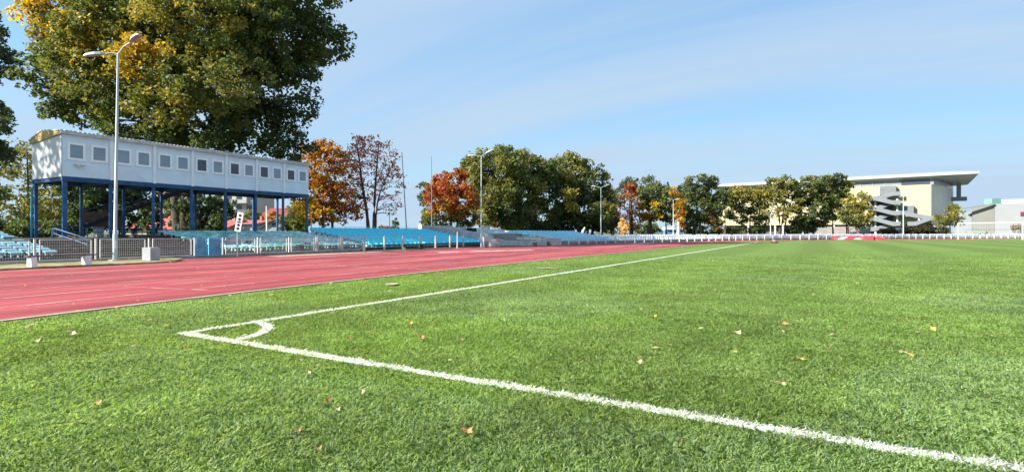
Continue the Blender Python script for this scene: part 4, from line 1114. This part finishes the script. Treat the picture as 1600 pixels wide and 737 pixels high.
tree('willow_tree', 'tall willow with dark hollow crown in the middle of the group', 835, 84, [(830, 265, 40, 32, MG + DG + WL, 0), (850, 290, 28, 40, DG, 1), (822, 300, 32, 34, WL + DG, -3), (835, 335, 40, 30, DG, 1), (815, 245, 26, 12, WL, 0), (820, 350, 34, 12, DG, 0)], [(838, [(836, 320), (832, 265)], 4)], 2.3, 3.6, 10, 36, droop=1.2)
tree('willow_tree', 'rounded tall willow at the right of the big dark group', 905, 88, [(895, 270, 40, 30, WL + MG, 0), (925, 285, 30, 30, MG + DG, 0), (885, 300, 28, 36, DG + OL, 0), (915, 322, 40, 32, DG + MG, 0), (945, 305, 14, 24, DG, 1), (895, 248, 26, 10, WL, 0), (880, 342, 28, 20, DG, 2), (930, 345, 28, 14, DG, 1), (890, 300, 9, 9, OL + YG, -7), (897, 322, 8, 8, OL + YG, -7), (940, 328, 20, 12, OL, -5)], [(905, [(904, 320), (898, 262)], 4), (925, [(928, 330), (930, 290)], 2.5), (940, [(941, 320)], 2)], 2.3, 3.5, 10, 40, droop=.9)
tree('shrub', 'dark undergrowth beneath the group of willows', 860, 92, [(840, 350, 50, 14, DG + BG, 0), (900, 352, 55, 13, DG + BG, 0), (955, 345, 14, 18, BR + DG, 0)], [(860, [(860, 355)], 1)], 2.3, 3.6, 8, 6, cat='shrub')
# 4 middle right
tree('pine_tree', 'dark pine rising behind the reddish tree', 982, 112, [(985, 288, 14, 11, BG + MG, 0), (975, 296, 12, 9, BG, 0), (996, 300, 10, 10, BG, 0)], [(984, [(984, 320), (985, 290)], 1.5)], 1.8, 3, 5, 14)
tree('maple_tree', 'thin reddish brown tree with a bright red tip', 985, 96, [(986, 296, 13, 9, RD_, 0), (980, 318, 20, 20, RB, 0, .6), (988, 345, 16, 18, RB, 0, .5), (968, 312, 10, 14, RB + BG, 0, .6), (965, 340, 9, 14, RB, 0, .5)], [(987, [(987, 330), (986, 295)], 3.2), (968, [(969, 330)], 2), (958, [(957, 320)], 1.8)], 1.9, 2.6, 5.5, 40, bark=mat('bark_red', (.07, .035, .03), .95, .3, 5))
tree('maple_tree', 'small pale golden sapling shining before the dark trunks', 975, 66, [(975, 356, 7.5, 10, [(.72, .45, .16), (.62, .4, .15)], 0), (973, 347, 5, 5, [(.7, .42, .14)], 0)], [(975, [(975, 358)], .7)], 1.5, 4, 3.5, 4)
tree('broadleaf_tree', 'grey green tree with lacy top right of the pine', 1014, 106, [(1014, 286, 13, 12, BG + MG, 0, .7), (1008, 305, 14, 14, MG + OL, 0, .8), (1022, 300, 12, 14, MG, 0, .8)], [(1014, [(1014, 320), (1014, 280)], 1.6)], 1.9, 3, 5, 16)
tree('broadleaf_tree', 'green tree turning yellow on its left side', 1028, 98, [(1030, 305, 26, 20, MG + DG, 0), (1018, 328, 20, 16, YG + GD + MG, -1), (1040, 322, 19, 22, MG + OL, 0), (1008, 335, 10, 7, OR + GD, -2), (1030, 345, 22, 8, MG + DG, 0), (1008, 318, 10, 12, OL, 0)], [(1017, [(1018, 335), (1024, 305)], 1.8), (1041, [(1040, 330)], 1.6)], 2.0, 3.4, 6.5, 24)
tree('maple_tree', 'narrow brilliant orange tree beside the white post', 1060, 92, [(1054, 300, 6, 10, OR + GD, 0), (1060, 318, 9, 14, OR + GD, 0), (1063, 336, 9, 14, OR + GD, 0), (1063, 352, 6, 6, OR, 0, .6)], [(1061, [(1060, 335), (1056, 300)], 1.2)], 1.7, 3.6, 5, 10)
tree('broadleaf_tree', 'wide blue green tree with tiered boughs right of the orange tree', 1092, 100, [(1096, 284, 26, 13, BG + MG, 0), (1085, 302, 24, 14, BG + MG, 0), (1110, 300, 24, 14, BG + MG, 0), (1095, 325, 34, 18, MG + DG, 0), (1080, 340, 18, 14, DG + MG, 0), (1112, 340, 20, 14, MG + OL + OR, 0), (1122, 315, 12, 14, DG, 1)], [(1088, [(1088, 335), (1092, 290)], 1.8), (1095, [(1095, 330), (1106, 295)], 1.8)], 2.0, 3.2, 6.5, 30, bark=BARKL)
tree('pine_tree', 'slender pine with bare reddish trunk before the yellow wall', 1133, 108, [(1133, 300, 12, 9, DG + BG, 0), (1127, 316, 12, 8, OL + DG, 0, .7), (1140, 310, 7, 9, DG, 0), (1118, 350, 12, 10, OL + OR + DG, 0, .8)], [(1133, [(1133, 340), (1133, 300)], 1.6)], 1.9, 3.2, 5, 14, bark=mat('bark_pine', (.19, .09, .05), .95, .3, 5))
tree('broadleaf_tree', 'yellow green tree with open crown before the yellow wall', 1166, 104, [(1162, 300, 22, 10, OL + YG, 0), (1150, 318, 16, 14, MG + OL, 0), (1178, 310, 18, 12, OL + YG, 0), (1160, 336, 26, 16, MG, 0), (1185, 332, 16, 12, OL, 0, .8), (1150, 300, 14, 10, OL + YG, 0), (1190, 345, 14, 10, MG + OL, 0, .7)], [(1172, [(1172, 345), (1176, 315)], 1.5), (1195, [(1195, 350), (1204, 332), (1210, 320)], 1.2)], 2.0, 3.0, 6, 30)
tree('broadleaf_tree', 'umbrella shaped tree with bare fan of boughs under a green cap', 1222, 102, [(1225, 286, 26, 10, MG + OL, 0), (1205, 298, 22, 10, OL + YG, 0), (1240, 298, 18, 12, DG + MG, 0), (1222, 308, 34, 10, OL, 0, .8), (1215, 328, 30, 16, YG + OL, 0, .5), (1195, 306, 18, 10, OL + YG, 0)], [(1218, [(1218, 345), (1214, 320), (1205, 298)], 2), (1221, [(1224, 330), (1230, 300)], 1.8), (1224, [(1232, 325), (1244, 305)], 1.4)], 2.0, 3.0, 6, 46)
tree('broadleaf_tree', 'dense dark green tree with low hanging boughs right of the umbrella tree', 1268, 104, [(1270, 286, 27, 11, MG + DG + OL, 0), (1262, 305, 22, 16, MG + DG, 0), (1285, 310, 20, 18, MG, 0), (1262, 330, 30, 19, BG + MG, -1), (1285, 345, 20, 10, MG + BG, 0), (1250, 345, 16, 12, DG, 0)], [(1271, [(1271, 340), (1268, 300)], 1.6), (1256, [(1258, 340)], 1.3)], 2.0, 3.5, 6.5, 24)
tree('broadleaf_tree', 'broad green tree with a tall pointed tip beside the roof edge', 1304, 106, [(1300, 284, 26, 10, MG + DG, 0), (1312, 298, 20, 13, MG + OL, 0), (1296, 312, 27, 19, MG + OL, 0), (1308, 330, 20, 14, OL + MG, 0), (1308, 276, 5, 6, DG, 0), (1322, 290, 10, 9, OL, 0)], [(1324, [(1322, 345), (1312, 305)], 1.7), (1302, [(1300, 330)], 1.3)], 2.0, 3.3, 6.5, 24)
tree('broadleaf_tree', 'yellowing rounded tree left of the grey outside stairs', 1336, 98, [(1340, 315, 18, 14, OL + YG, 0), (1345, 332, 18, 14, YG + OL, 0), (1325, 335, 18, 13, MG + OL, 0), (1340, 345, 22, 8, MG + OL, 0)], [(1325, [(1326, 350), (1334, 325)], 1.6)], 2.0, 3.5, 6.5, 18)
tree('broadleaf_tree', 'small olive tree at the right end of the yellow building', 1484, 100, [(1492, 330, 12, 10, OL + YG, 0, .7), (1480, 340, 18, 9, OL + YG, 0, .8), (1496, 345, 10, 9, OL, 0, .6), (1470, 348, 12, 7, MG + OL, 0, .7), (1490, 322, 7, 6, OL, 0, .7)], [(1486, [(1484, 350), (1488, 330)], 1.2)], 1.9, 2.8, 5, 18)
tree('shrub', 'brown bush behind the right post of the goal', 1594, 104, [(1594, 358, 10, 9, BR + OL, 0)], [(1594, [(1594, 360)], .8)], 1.8, 3.5, 4, 4, cat='shrub')
tree('broadleaf_tree', 'green tree half hidden behind the narrow orange tree', 1072, 112, [(1074, 300, 16, 16, MG + BG, 0), (1068, 325, 18, 18, MG + DG, 0), (1076, 345, 16, 12, DG, 0)], [(1073, [(1073, 335), (1073, 305)], 1.5)], 2.0, 3.2, 6, 14)
tree('broadleaf_tree', 'brownish green tree filling the gap beside the dark willows', 955, 104, [(955, 312, 14, 18, MG + RB, 0), (950, 335, 14, 16, DG + RB, 0), (962, 348, 10, 10, DG, 0)], [(955, [(955, 335), (955, 315)], 1.4)], 2.0, 3.0, 6, 12)
tree('shrub', 'shaded undergrowth below the trees around the kiosk', 1020, 116, [(1010, 358, 26, 9, DG + MG, 0), (1080, 358, 24, 9, DG + MG, 0), (1112, 360, 18, 8, DG + OL, 0)], [(1020, [(1020, 362)], .6)], 1.8, 4, 4, 4, cat='shrub')
HB = [(.062, .052, .026), (.075, .06, .03), (.05, .045, .022)]
tree('hedge', 'clipped brown green hedge under the grey stairs', 1410, 113, [(1392, 361, 20, 6.5, HB, 0), (1412, 360, 22, 7.5, HB, 0), (1430, 361, 14, 6.5, HB, 0)], [(1410, [(1410, 365)], .6)], 1.6, 5, 4, 4, cat='hedge')
tree('hedge', 'clipped brown green hedge right of the slim lamp', 1455, 113, [(1446, 360, 14, 7, HB, 0), (1464, 361, 16, 6.5, HB, 0)], [(1455, [(1455, 365)], .6)], 1.6, 5, 4, 4, cat='hedge')
tree('shrub', 'dark low shrubs below the yellow green trees', 1180, 110, [(1150, 362, 20, 7, DG, 0), (1180, 362, 14, 7, MG + DG, 0), (1250, 358, 24, 10, DG, 0)], [(1180, [(1180, 365)], .6)], 1.8, 4, 4, 4, cat='shrub')

# ------------------------------------------------------------------ big yellow hall
yb = thing('sports_hall', 'large pale yellow hall with a wide grey overhanging roof', 'building', W(1455, 127.5, z=0))
u2 = Vector((RIGHT * -.795 + FWD * .606)); u2.normalize()
n2 = Vector((RIGHT * -.606 + FWD * -.795)); n2.normalize()
P0 = W(1455, 127.5, z=0)
def HP(s, o, z): q = P0 + u2 * s + n2 * o; return Vector((q.x, q.y, z))
M_YEL = mat('yellow_render', (.43, .375, .235), .85, .05, .6, dirt=(.46, .41, .27), dscale=.3)
M_YEL2 = mat('cream_render', (.66, .65, .58), .85, .05, .6)
P1 = W(1473, 131.5, z=0); P2 = W(1486, 139, z=0); P3 = W(1489.5, 155, z=0)
Pl = HP(49, 0, 0); Plb = HP(49, -30, 0)
zA, zBt = 3.1, 12.5
mb = MB()
mb.prism([P0 + Vector((0, 0, zA)), Pl + Vector((0, 0, zA)), Plb + Vector((0, 0, zA)), HP(5, -30, zA), ][::-1], (0, 0, zBt - zA)); mb.build('wall', M_YEL, yb)
mb = MB()
mb.prism([P0 + u2 * -.03 + Vector((0, 0, zA)), P1 + Vector((0, 0, zA)), P2 + Vector((0, 0, zA)), P3 + Vector((0, 0, zA)), HP(5.2, -29.5, zA)], (0, 0, zBt - zA - .02)); mb.build('end_wall', M_YEL2, yb)
mb = MB()   # recessed dark ground floor
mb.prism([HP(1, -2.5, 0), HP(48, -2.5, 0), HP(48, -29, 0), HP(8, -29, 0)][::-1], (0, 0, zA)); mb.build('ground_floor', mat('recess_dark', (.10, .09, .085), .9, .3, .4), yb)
for s in range(6, 48, 7):
    k = MB(); c_ = HP(s, -.5, zA / 2); k.box(c_, (.45, .45, zA), (u2, n2, Vector((0, 0, 1)))); k.build('column', M_CONCL, yb)
# clerestory band
mb = MB(); mb.prism([HP(-.5, -.6, zBt), HP(48, -.6, zBt), HP(48, -28, zBt), HP(6, -28, zBt), P3 + Vector((0, 0, zBt)), P2 + Vector((0, 0, zBt)) + u2 * .6][::-1], (0, 0, 1.75)); mb.build('window_band', mat('clerestory', (.22, .245, .26), .3, .15, .8), yb)
for s in np.arange(9, 47, 2.6):
    k = MB(); k.box(HP(s, -.52, zBt + .9), (.12, .12, 1.7), (u2, n2, Vector((0, 0, 1)))); k.build('mullion', mat('mullion', (.34, .35, .35), .5), yb)
k = MB(); k.box(HP(3.0, -.55, zBt + .85), (5.5, .14, 1.6), (u2, n2, Vector((0, 0, 1)))); k.build('dark_window', M_PANE2, yb)
# roof : thin at the eaves, deep towards the hall
tip = W(1530, 121.4, z=0)
def R_(s, d, z): q = tip + u2 * s - n2 * d; return Vector((q.x, q.y, z))
E0, E1 = R_(0, 0, 0), R_(61, 0, 0); E3 = W(1512, 150, z=0); E2 = R_(61, 34, 0)
top = [E0, E1, E2, E3]
inn = [HP(-4.5, -.4, 0), HP(51, -.4, 0), HP(51, -29, 0), W(1493, 148, z=0)]
zf = 14.65
vs = [Vector((q.x, q.y, zf - .25)) for q in top] + [Vector((q.x, q.y, zf + .25)) for q in top] + [Vector((q.x, q.y, 13.9)) for q in inn]
cen = [q + (Vector((sum(t_.x for t_ in top) / 4, sum(t_.y for t_ in top) / 4, 0)) - q) * .14 for q in top]
vs += [Vector((q.x, q.y, zf + .75)) for q in cen]
fs = []
for k in range(4):
    j = (k + 1) % 4; fs += [(k, j, j + 4, k + 4), (k + 8, j + 8, j, k), (k + 4, j + 4, j + 12, k + 12)]
fs += [(12, 13, 14, 15), (8, 11, 10, 9)]
mb = MB(); mb.add(vs, fs); mb.build('roof', mat('roof_metal', (.38, .39, .395), .45, .06, .5, metal=.2), yb)
k = MB(); q = W(1498, 140, z=0); k.box((q.x, q.y, 11.6), (.9, .9, 4.4), (u2, n2, Vector((0, 0, 1)))); k.box((q.x, q.y, 9.8), (3.2, 2.4, 1.0), (u2, n2, Vector((0, 0, 1)))); k.build('corner_column', mat('col_grey', (.22, .24, .26), .6), yb)
for s, h in ((18, .5), (40, .9), (52, .7), (29, .5)):
    k = MB(); k.box(R_(s, 12, 15.3 + h / 2), (2.2, 1.4, h), (u2, n2, Vector((0, 0, 1)))); k.build('roof_vent', M_WHITE, yb)
# outside stairs
M_STG = mat('stair_grey', (.16, .18, .195), .7, .08, 1.0)
def ribbon_stair(label, pts, door, ohi=3.2, olo=.4):
    th = thing('outside_staircase', label, 'staircase', HP(pts[0][0], 1.5, 0))
    up = Vector((0, 0, 1))
    for i, (a, b) in enumerate(zip(pts, pts[1:])):
        o_out = ohi if i % 2 == 1 else ohi - 1.5
        mb = MB()
        ph = 1.0
        # outer parapet and slab of one flight (with half of its landings)
        dsx = 1.1 * (1 if b[0] > a[0] else -1)
        poly = [(a[0] - dsx, a[1]), (a[0] + dsx * .4, a[1]), (b[0] - dsx * .4, b[1]), (b[0] + dsx, b[1])]
        face = [HP(s, o_out, z) for s, z in poly] + [HP(s, o_out, z + ph) for s, z in poly[::-1]]
        mb.prism(face, n2 * .14); mb.build('parapet', M_STG, th)
        k = MB(); sl = [HP(s, olo, z) for s, z in poly] + [HP(s, olo, z + .22) for s, z in poly[::-1]]
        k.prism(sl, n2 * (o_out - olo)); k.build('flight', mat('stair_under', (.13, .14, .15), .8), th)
    k = MB(); s, z, wd, h = door; k.box(HP(s, .6, z), (wd, 1.2, h), (u2, n2, up)); k.build('door_box', mat('door_grey', (.15, .16, .17), .7, .1, 1), th)
    return th
z1 = lambda y: 1 + (HOR - y) * 131 / F
s1 = ribbon_stair('tall grey zigzag staircase on the left of the yellow wall', [(6.9, 1 + (HOR - 306) * 131 / F), (11.4, z1(312.8)), (6.9, z1(320)), (11.4, z1(328.8)), (6.9, z1(336.3)), (11.4, z1(345)), (6.9, z1(353)), (11.4, z1(361))], (8.4, z1(297), 3.3, 2.0))
k = MB(); k.box(HP(9.6, .2, 4.6), (4.6, .35, 9.2), (u2, n2, Vector((0, 0, 1)))); k.build('shade_panel', mat('stair_shade', (.09, .095, .10), .8, .2, 1), s1)  # dark panel added behind the flights so the gaps look shaded
for s in (6.5, 10.9):
    k = MB(); k.box(HP(s, 1.4, 4.6), (.35, .35, 9.2), (u2, n2, Vector((0, 0, 1)))); k.build('column', M_WHITE, s1)
s2 = ribbon_stair('lower grey zigzag staircase on the right of the yellow wall', [(4.6, z1(338) - .1), (-.3, z1(344.8)), (3.4, z1(353)), (-1.0, z1(362))], (4.9, z1(328.3), 3.2, 2.0))
for s in (2.3, -.6):
    k = MB(); k.box(HP(s, 1.4, 2.2), (.35, .35, 4.4), (u2, n2, Vector((0, 0, 1)))); k.build('column', M_WHITE, s2)
# pale boundary wall in front of the hall, partly in tree shade
mb = MB(); a = W(1262, 116, z=0); b = W(1360, 112, z=0); mb.bar(a + Vector((0, 0, 1.15)), b + Vector((0, 0, 1.15)), .3, 2.3); tag(mb.build('garden_wall', mat('grey_wall', (.30, .28, .255), .9, .15, 1, dirt=(.2, .19, .17), dscale=.8)), 'plain grey wall behind the trees left of the stairs', 'wall')
mb = MB(); q = W(1402, 112, z=0); mb.box((q.x, q.y, 1.0), (1.6, .6, 2.0)); mb.tube([(q.x - .8, q.y, 0), (q.x - .8, q.y, 1.6)], .7, 10); tag(mb.build('white_tank', mat('tank_cream', (.6, .57, .5), .7), bevel=.1), 'rounded cream tank standing between hedge and stairs', 'tank')

# right hand white block
wb_ = thing('white_building', 'white flat walled building behind the right goal', 'building', W(1560, 116, z=0))
def W2(px, Z, z): return W(px, Z, z=z)
def zz(y, Z): return HC + (HOR - y) * Z / F
mb = MB(); a, b, c_, d_ = W2(1554, 116, 0), W2(1680, 108, 0), W2(1720, 135, 0), W2(1580, 142, 0); mb.prism([a, b, c_, d_], (0, 0, zz(318.5, 116))); mb.build('wall', mat('white_wall', (.23, .24, .255), .8, .05, .5), wb_)
mb = MB(); a, b, c_, d_ = W2(1519, 118, 0), W2(1553.6, 116.2, 0), W2(1575, 141, 0), W2(1540, 142, 0); h1, h2 = zz(325, 118), zz(318.8, 116.2)
mb.add([a, b, c_, d_, a + Vector((0, 0, h1)), b + Vector((0, 0, h2)), c_ + Vector((0, 0, h2)), d_ + Vector((0, 0, h1))], [(3, 2, 1, 0), (4, 5, 6, 7), (0, 1, 5, 4), (1, 2, 6, 5), (2, 3, 7, 6), (3, 0, 4, 7)]); mb.build('side_wall', mat('side_cream', (.20, .20, .18), .85, .06, .5), wb_)
mb = MB(); a, b, c_, d_ = W2(1490, 120, 0), W2(1518.6, 118.2, 0), W2(1538, 140, 0), W2(1505, 142, 0); mb.prism([a, b, c_, d_], (0, 0, zz(331, 119))); mb.build('low_wing', mat('wing_white', (.23, .245, .255), .85, .06, .5), wb_)
mb = MB(); a = W2(1504, 117.5, zz(326, 117.5)); b = W2(1553.5, 115.8, zz(318.4, 115.8)); mb.bar(a, b, .5, .22); mb.build('roof_edge', mat('edge_dark', (.16, .2, .18), .6), wb_)
mb = MB(); q = W2(1551, 120, 0); mb.box((q.x, q.y, zz(315, 120)), (2.0, 2.0, 1.3), (RIGHT, FWD, Vector((0, 0, 1)))); mb.build('roof_box', mat('roof_teal', (.16, .30, .27), .5), wb_)
mb = MB(); a = W2(1558, 121, 0); b = W2(1690, 114, 0); mb.bar(a + Vector((0, 0, zz(315, 120))), b + Vector((0, 0, zz(315, 120))), .1, 1.0); mb.build('glass_screen', mat('screen_pale', (.42, .56, .60), .3), wb_)
mb = MB(); a = W2(1594.5, 113.2, zz(334, 113.2)); b = W2(1615, 112, zz(334, 112)); mb.bar(a, b, .12, .85); mb.build('window', mat('window_red', (.16, .03, .04), .4), wb_)
mb = MB(); a = W2(1518.5, 117.6, zz(362, 117.6)); b = W2(1540, 116.6, zz(362, 116.6)); mb.bar(a, b, .3, .65); mb.build('vent_window', mat('window_green', (.22, .27, .22), .5), wb_)

# ------------------------------------------------------------------ houses seen under the cabin and small far things
M_TILE = mat('red_tile', (.42, .10, .085), .8, .12, 2, .3, 10)
M_TILED = mat('dark_red_tile', (.26, .055, .055), .8, .12, 2)
def house(label, px0, px1, Z, ye, yr, wallm, roofm, gable=False, depth=9, nwin=2):
    th = thing('house', label, 'house', W((px0 + px1) / 2, Z, z=0))
    a, b = W(px0, Z, z=0), W(px1, Z, z=0); d = (b - a).normalized(); nn = Vector((-d.y, d.x, 0))
    ze, zr = zz(ye, Z), zz(yr, Z)
    mb = MB()
    if gable:
        m_ = a.lerp(b, .5); poly = [a, b, b + Vector((0, 0, ze)), m_ + Vector((0, 0, zr)), a + Vector((0, 0, ze))]
        mb.prism(poly, nn * depth); mb.build('wall', wallm, th)
        r_ = MB()
        for e_, s in ((a, -1), (b, 1)):
            p_ = e_ + d * s * .35 + Vector((0, 0, ze - .12)); q_ = m_ + Vector((0, 0, zr + .06)); t_ = Vector((0, 0, .16))
            r_.prism([p_ - nn * .3, q_ - nn * .3, q_ - nn * .3 + t_, p_ - nn * .3 + t_], nn * (depth + .6))
        r_.build('roof', roofm, th)
        k = MB(); k.box(m_ - nn * .02 + Vector((0, 0, ze + (zr - ze) * .45)), (.6, .06, .6), (d, nn, Vector((0, 0, 1)))); k.build('vent', M_PANE2, th)
    else:
        mb.prism([a, b, b + nn * depth, a + nn * depth], (0, 0, ze)); mb.build('wall', wallm, th)
        r_ = MB(); e0, e1 = a - d * .4 - nn * .4, b + d * .4 - nn * .4; f0, f1 = e0 + nn * (depth + .8), e1 + nn * (depth + .8); mdl = nn * (depth / 2 + .4)
        Z0 = Vector((0, 0, ze)); Z1 = Vector((0, 0, zr))
        r_.prism([e0 + Z0, e0 + mdl + Z1, f0 + Z0], (e1 - e0)); r_.build('roof', roofm, th)
        ch = MB(); c_ = a.lerp(b, .7) + nn * depth * .45; ch.box(c_ + Vector((0, 0, zr + .2)), (.5, .5, 1.0)); ch.build('chimney', mat('chimney', (.3, .14, .1), .9), th)
    for k in range(nwin):
        c_ = a.lerp(b, (k + .5) / nwin) - nn * .02 + Vector((0, 0, ze * .55)); w_ = MB(); w_.box(c_, (.9, .06, 1.0), (d, nn, Vector((0, 0, 1)))); w_.build('window', M_PANE2, th)
    return th
GW = mat('house_grey', (.30, .34, .37), .85, .1, 1); CW = mat('house_cream', (.55, .50, .40), .85, .08, 1); PW = mat('house_peach', (.58, .42, .27), .85, .08, 1)
house('grey walled shed with a broad bright red roof', 354, 396, 95, 350, 342, GW, M_TILE, depth=14)
house('low house whose red roof shows at the left under the cabin', 190, 268, 85, 358, 334, CW, M_TILE, depth=14)
house('house with plain red roof behind the dotted signal board', 322, 352, 92, 356, 342, CW, M_TILE, depth=12)
house('house with skylights in its low red roof', 400, 424, 105, 361, 346, CW, M_TILE, depth=10)
house('small blue grey gabled house seen between the cabin posts', 409, 447, 84, 356.5, 345, GW, mat('dark_verge', (.08, .08, .09), .8), True, 8, 0)
house('house with tall dark red roof beside the apartment block', 403, 442, 135, 340, 323, mat('house_brick', (.25, .1, .09), .9), M_TILED, depth=16)
ap = thing('apartment_block', 'pale apartment block with balconies seen between the cabin posts', 'building', W(365, 150, z=0))
a, b = W(332, 150, z=0), W(399, 150, z=0); d = (b - a).normalized(); nn = Vector((-d.y, d.x, 0))
mb = MB(); mb.prism([a, b, b + nn * 12, a + nn * 12], (0, 0, 13.5)); mb.build('wall', mat('block_cream', (.42, .39, .33), .85, .06, 1), ap)
for f in (.12, .38, .62, .86):
    for z in (2.4, 5.2, 8.0, 10.8):
        k = MB(); k.box(a.lerp(b, f) - nn * .02 + Vector((0, 0, z)), (1.5, .08, 1.5), (d, nn, Vector((0, 0, 1)))); k.build('window', M_PANE2, ap)
for f in (.5, .74):
    for z in (4.1, 6.9, 9.7):
        k = MB(); k.box(a.lerp(b, f) - nn * .7 + Vector((0, 0, z)), (2.6, 1.4, 1.0), (d, nn, Vector((0, 0, 1)))); k.build('balcony', mat('balcony_grey', (.14, .17, .19), .7) if z == 6.9 else mat('balcony_white', (.42, .42, .43), .7), ap)
ap2 = thing('apartment_block', 'narrow peach block with small brown windows left of the thicket', 'building', W(256, 120, z=0))
a, b = W(244, 120, z=0), W(270, 120, z=0); d = (b - a).normalized(); nn = Vector((-d.y, d.x, 0))
mb = MB(); mb.prism([a, b, b + nn * 10, a + nn * 10], (0, 0, 11)); mb.build('wall', PW, ap2)
for f in (.55, .85):
    for z in (2.0, 4.2, 6.4, 8.6):
        k = MB(); k.box(a.lerp(b, f) - nn * .02 + Vector((0, 0, z)), (.8, .08, 1.0), (d, nn, Vector((0, 0, 1)))); k.build('window', mat('win_brown', (.2, .09, .06), .5), ap2)
mb = MB(); q = W(658.5, 180, z=0); mb.box((q.x, q.y, 1.9), (1.5, 1.5, 3.8)); mb.box((q.x + .3, q.y, 4.0), (.8, .8, .6)); tag(mb.build('white_tower', mat('tower_white', (.75, .76, .78), .7), bevel=.05), 'small far white tower over the end of the blue seats', 'tower')
kk = thing('kiosk', 'small blue and white kiosk under the trees by the thick white post', 'kiosk', W(1052, 104, z=0))
a, b = W(1040, 104, z=0), W(1066, 104, z=0); d = (b - a).normalized(); nn = Vector((-d.y, d.x, 0))
mb = MB(); mb.prism([a, b, b + nn * 3, a + nn * 3], (0, 0, 1.6)); mb.build('wall', mat('kiosk_blue', (.10, .22, .38), .6), kk)
mb = MB(); mb.prism([a - nn * .3, b - nn * .3, b + nn * 3.3, a + nn * 3.3], (0, 0, .5)); o = mb.build('roof', mat('kiosk_white', (.62, .68, .74), .6), kk); o.location.z += 1.6
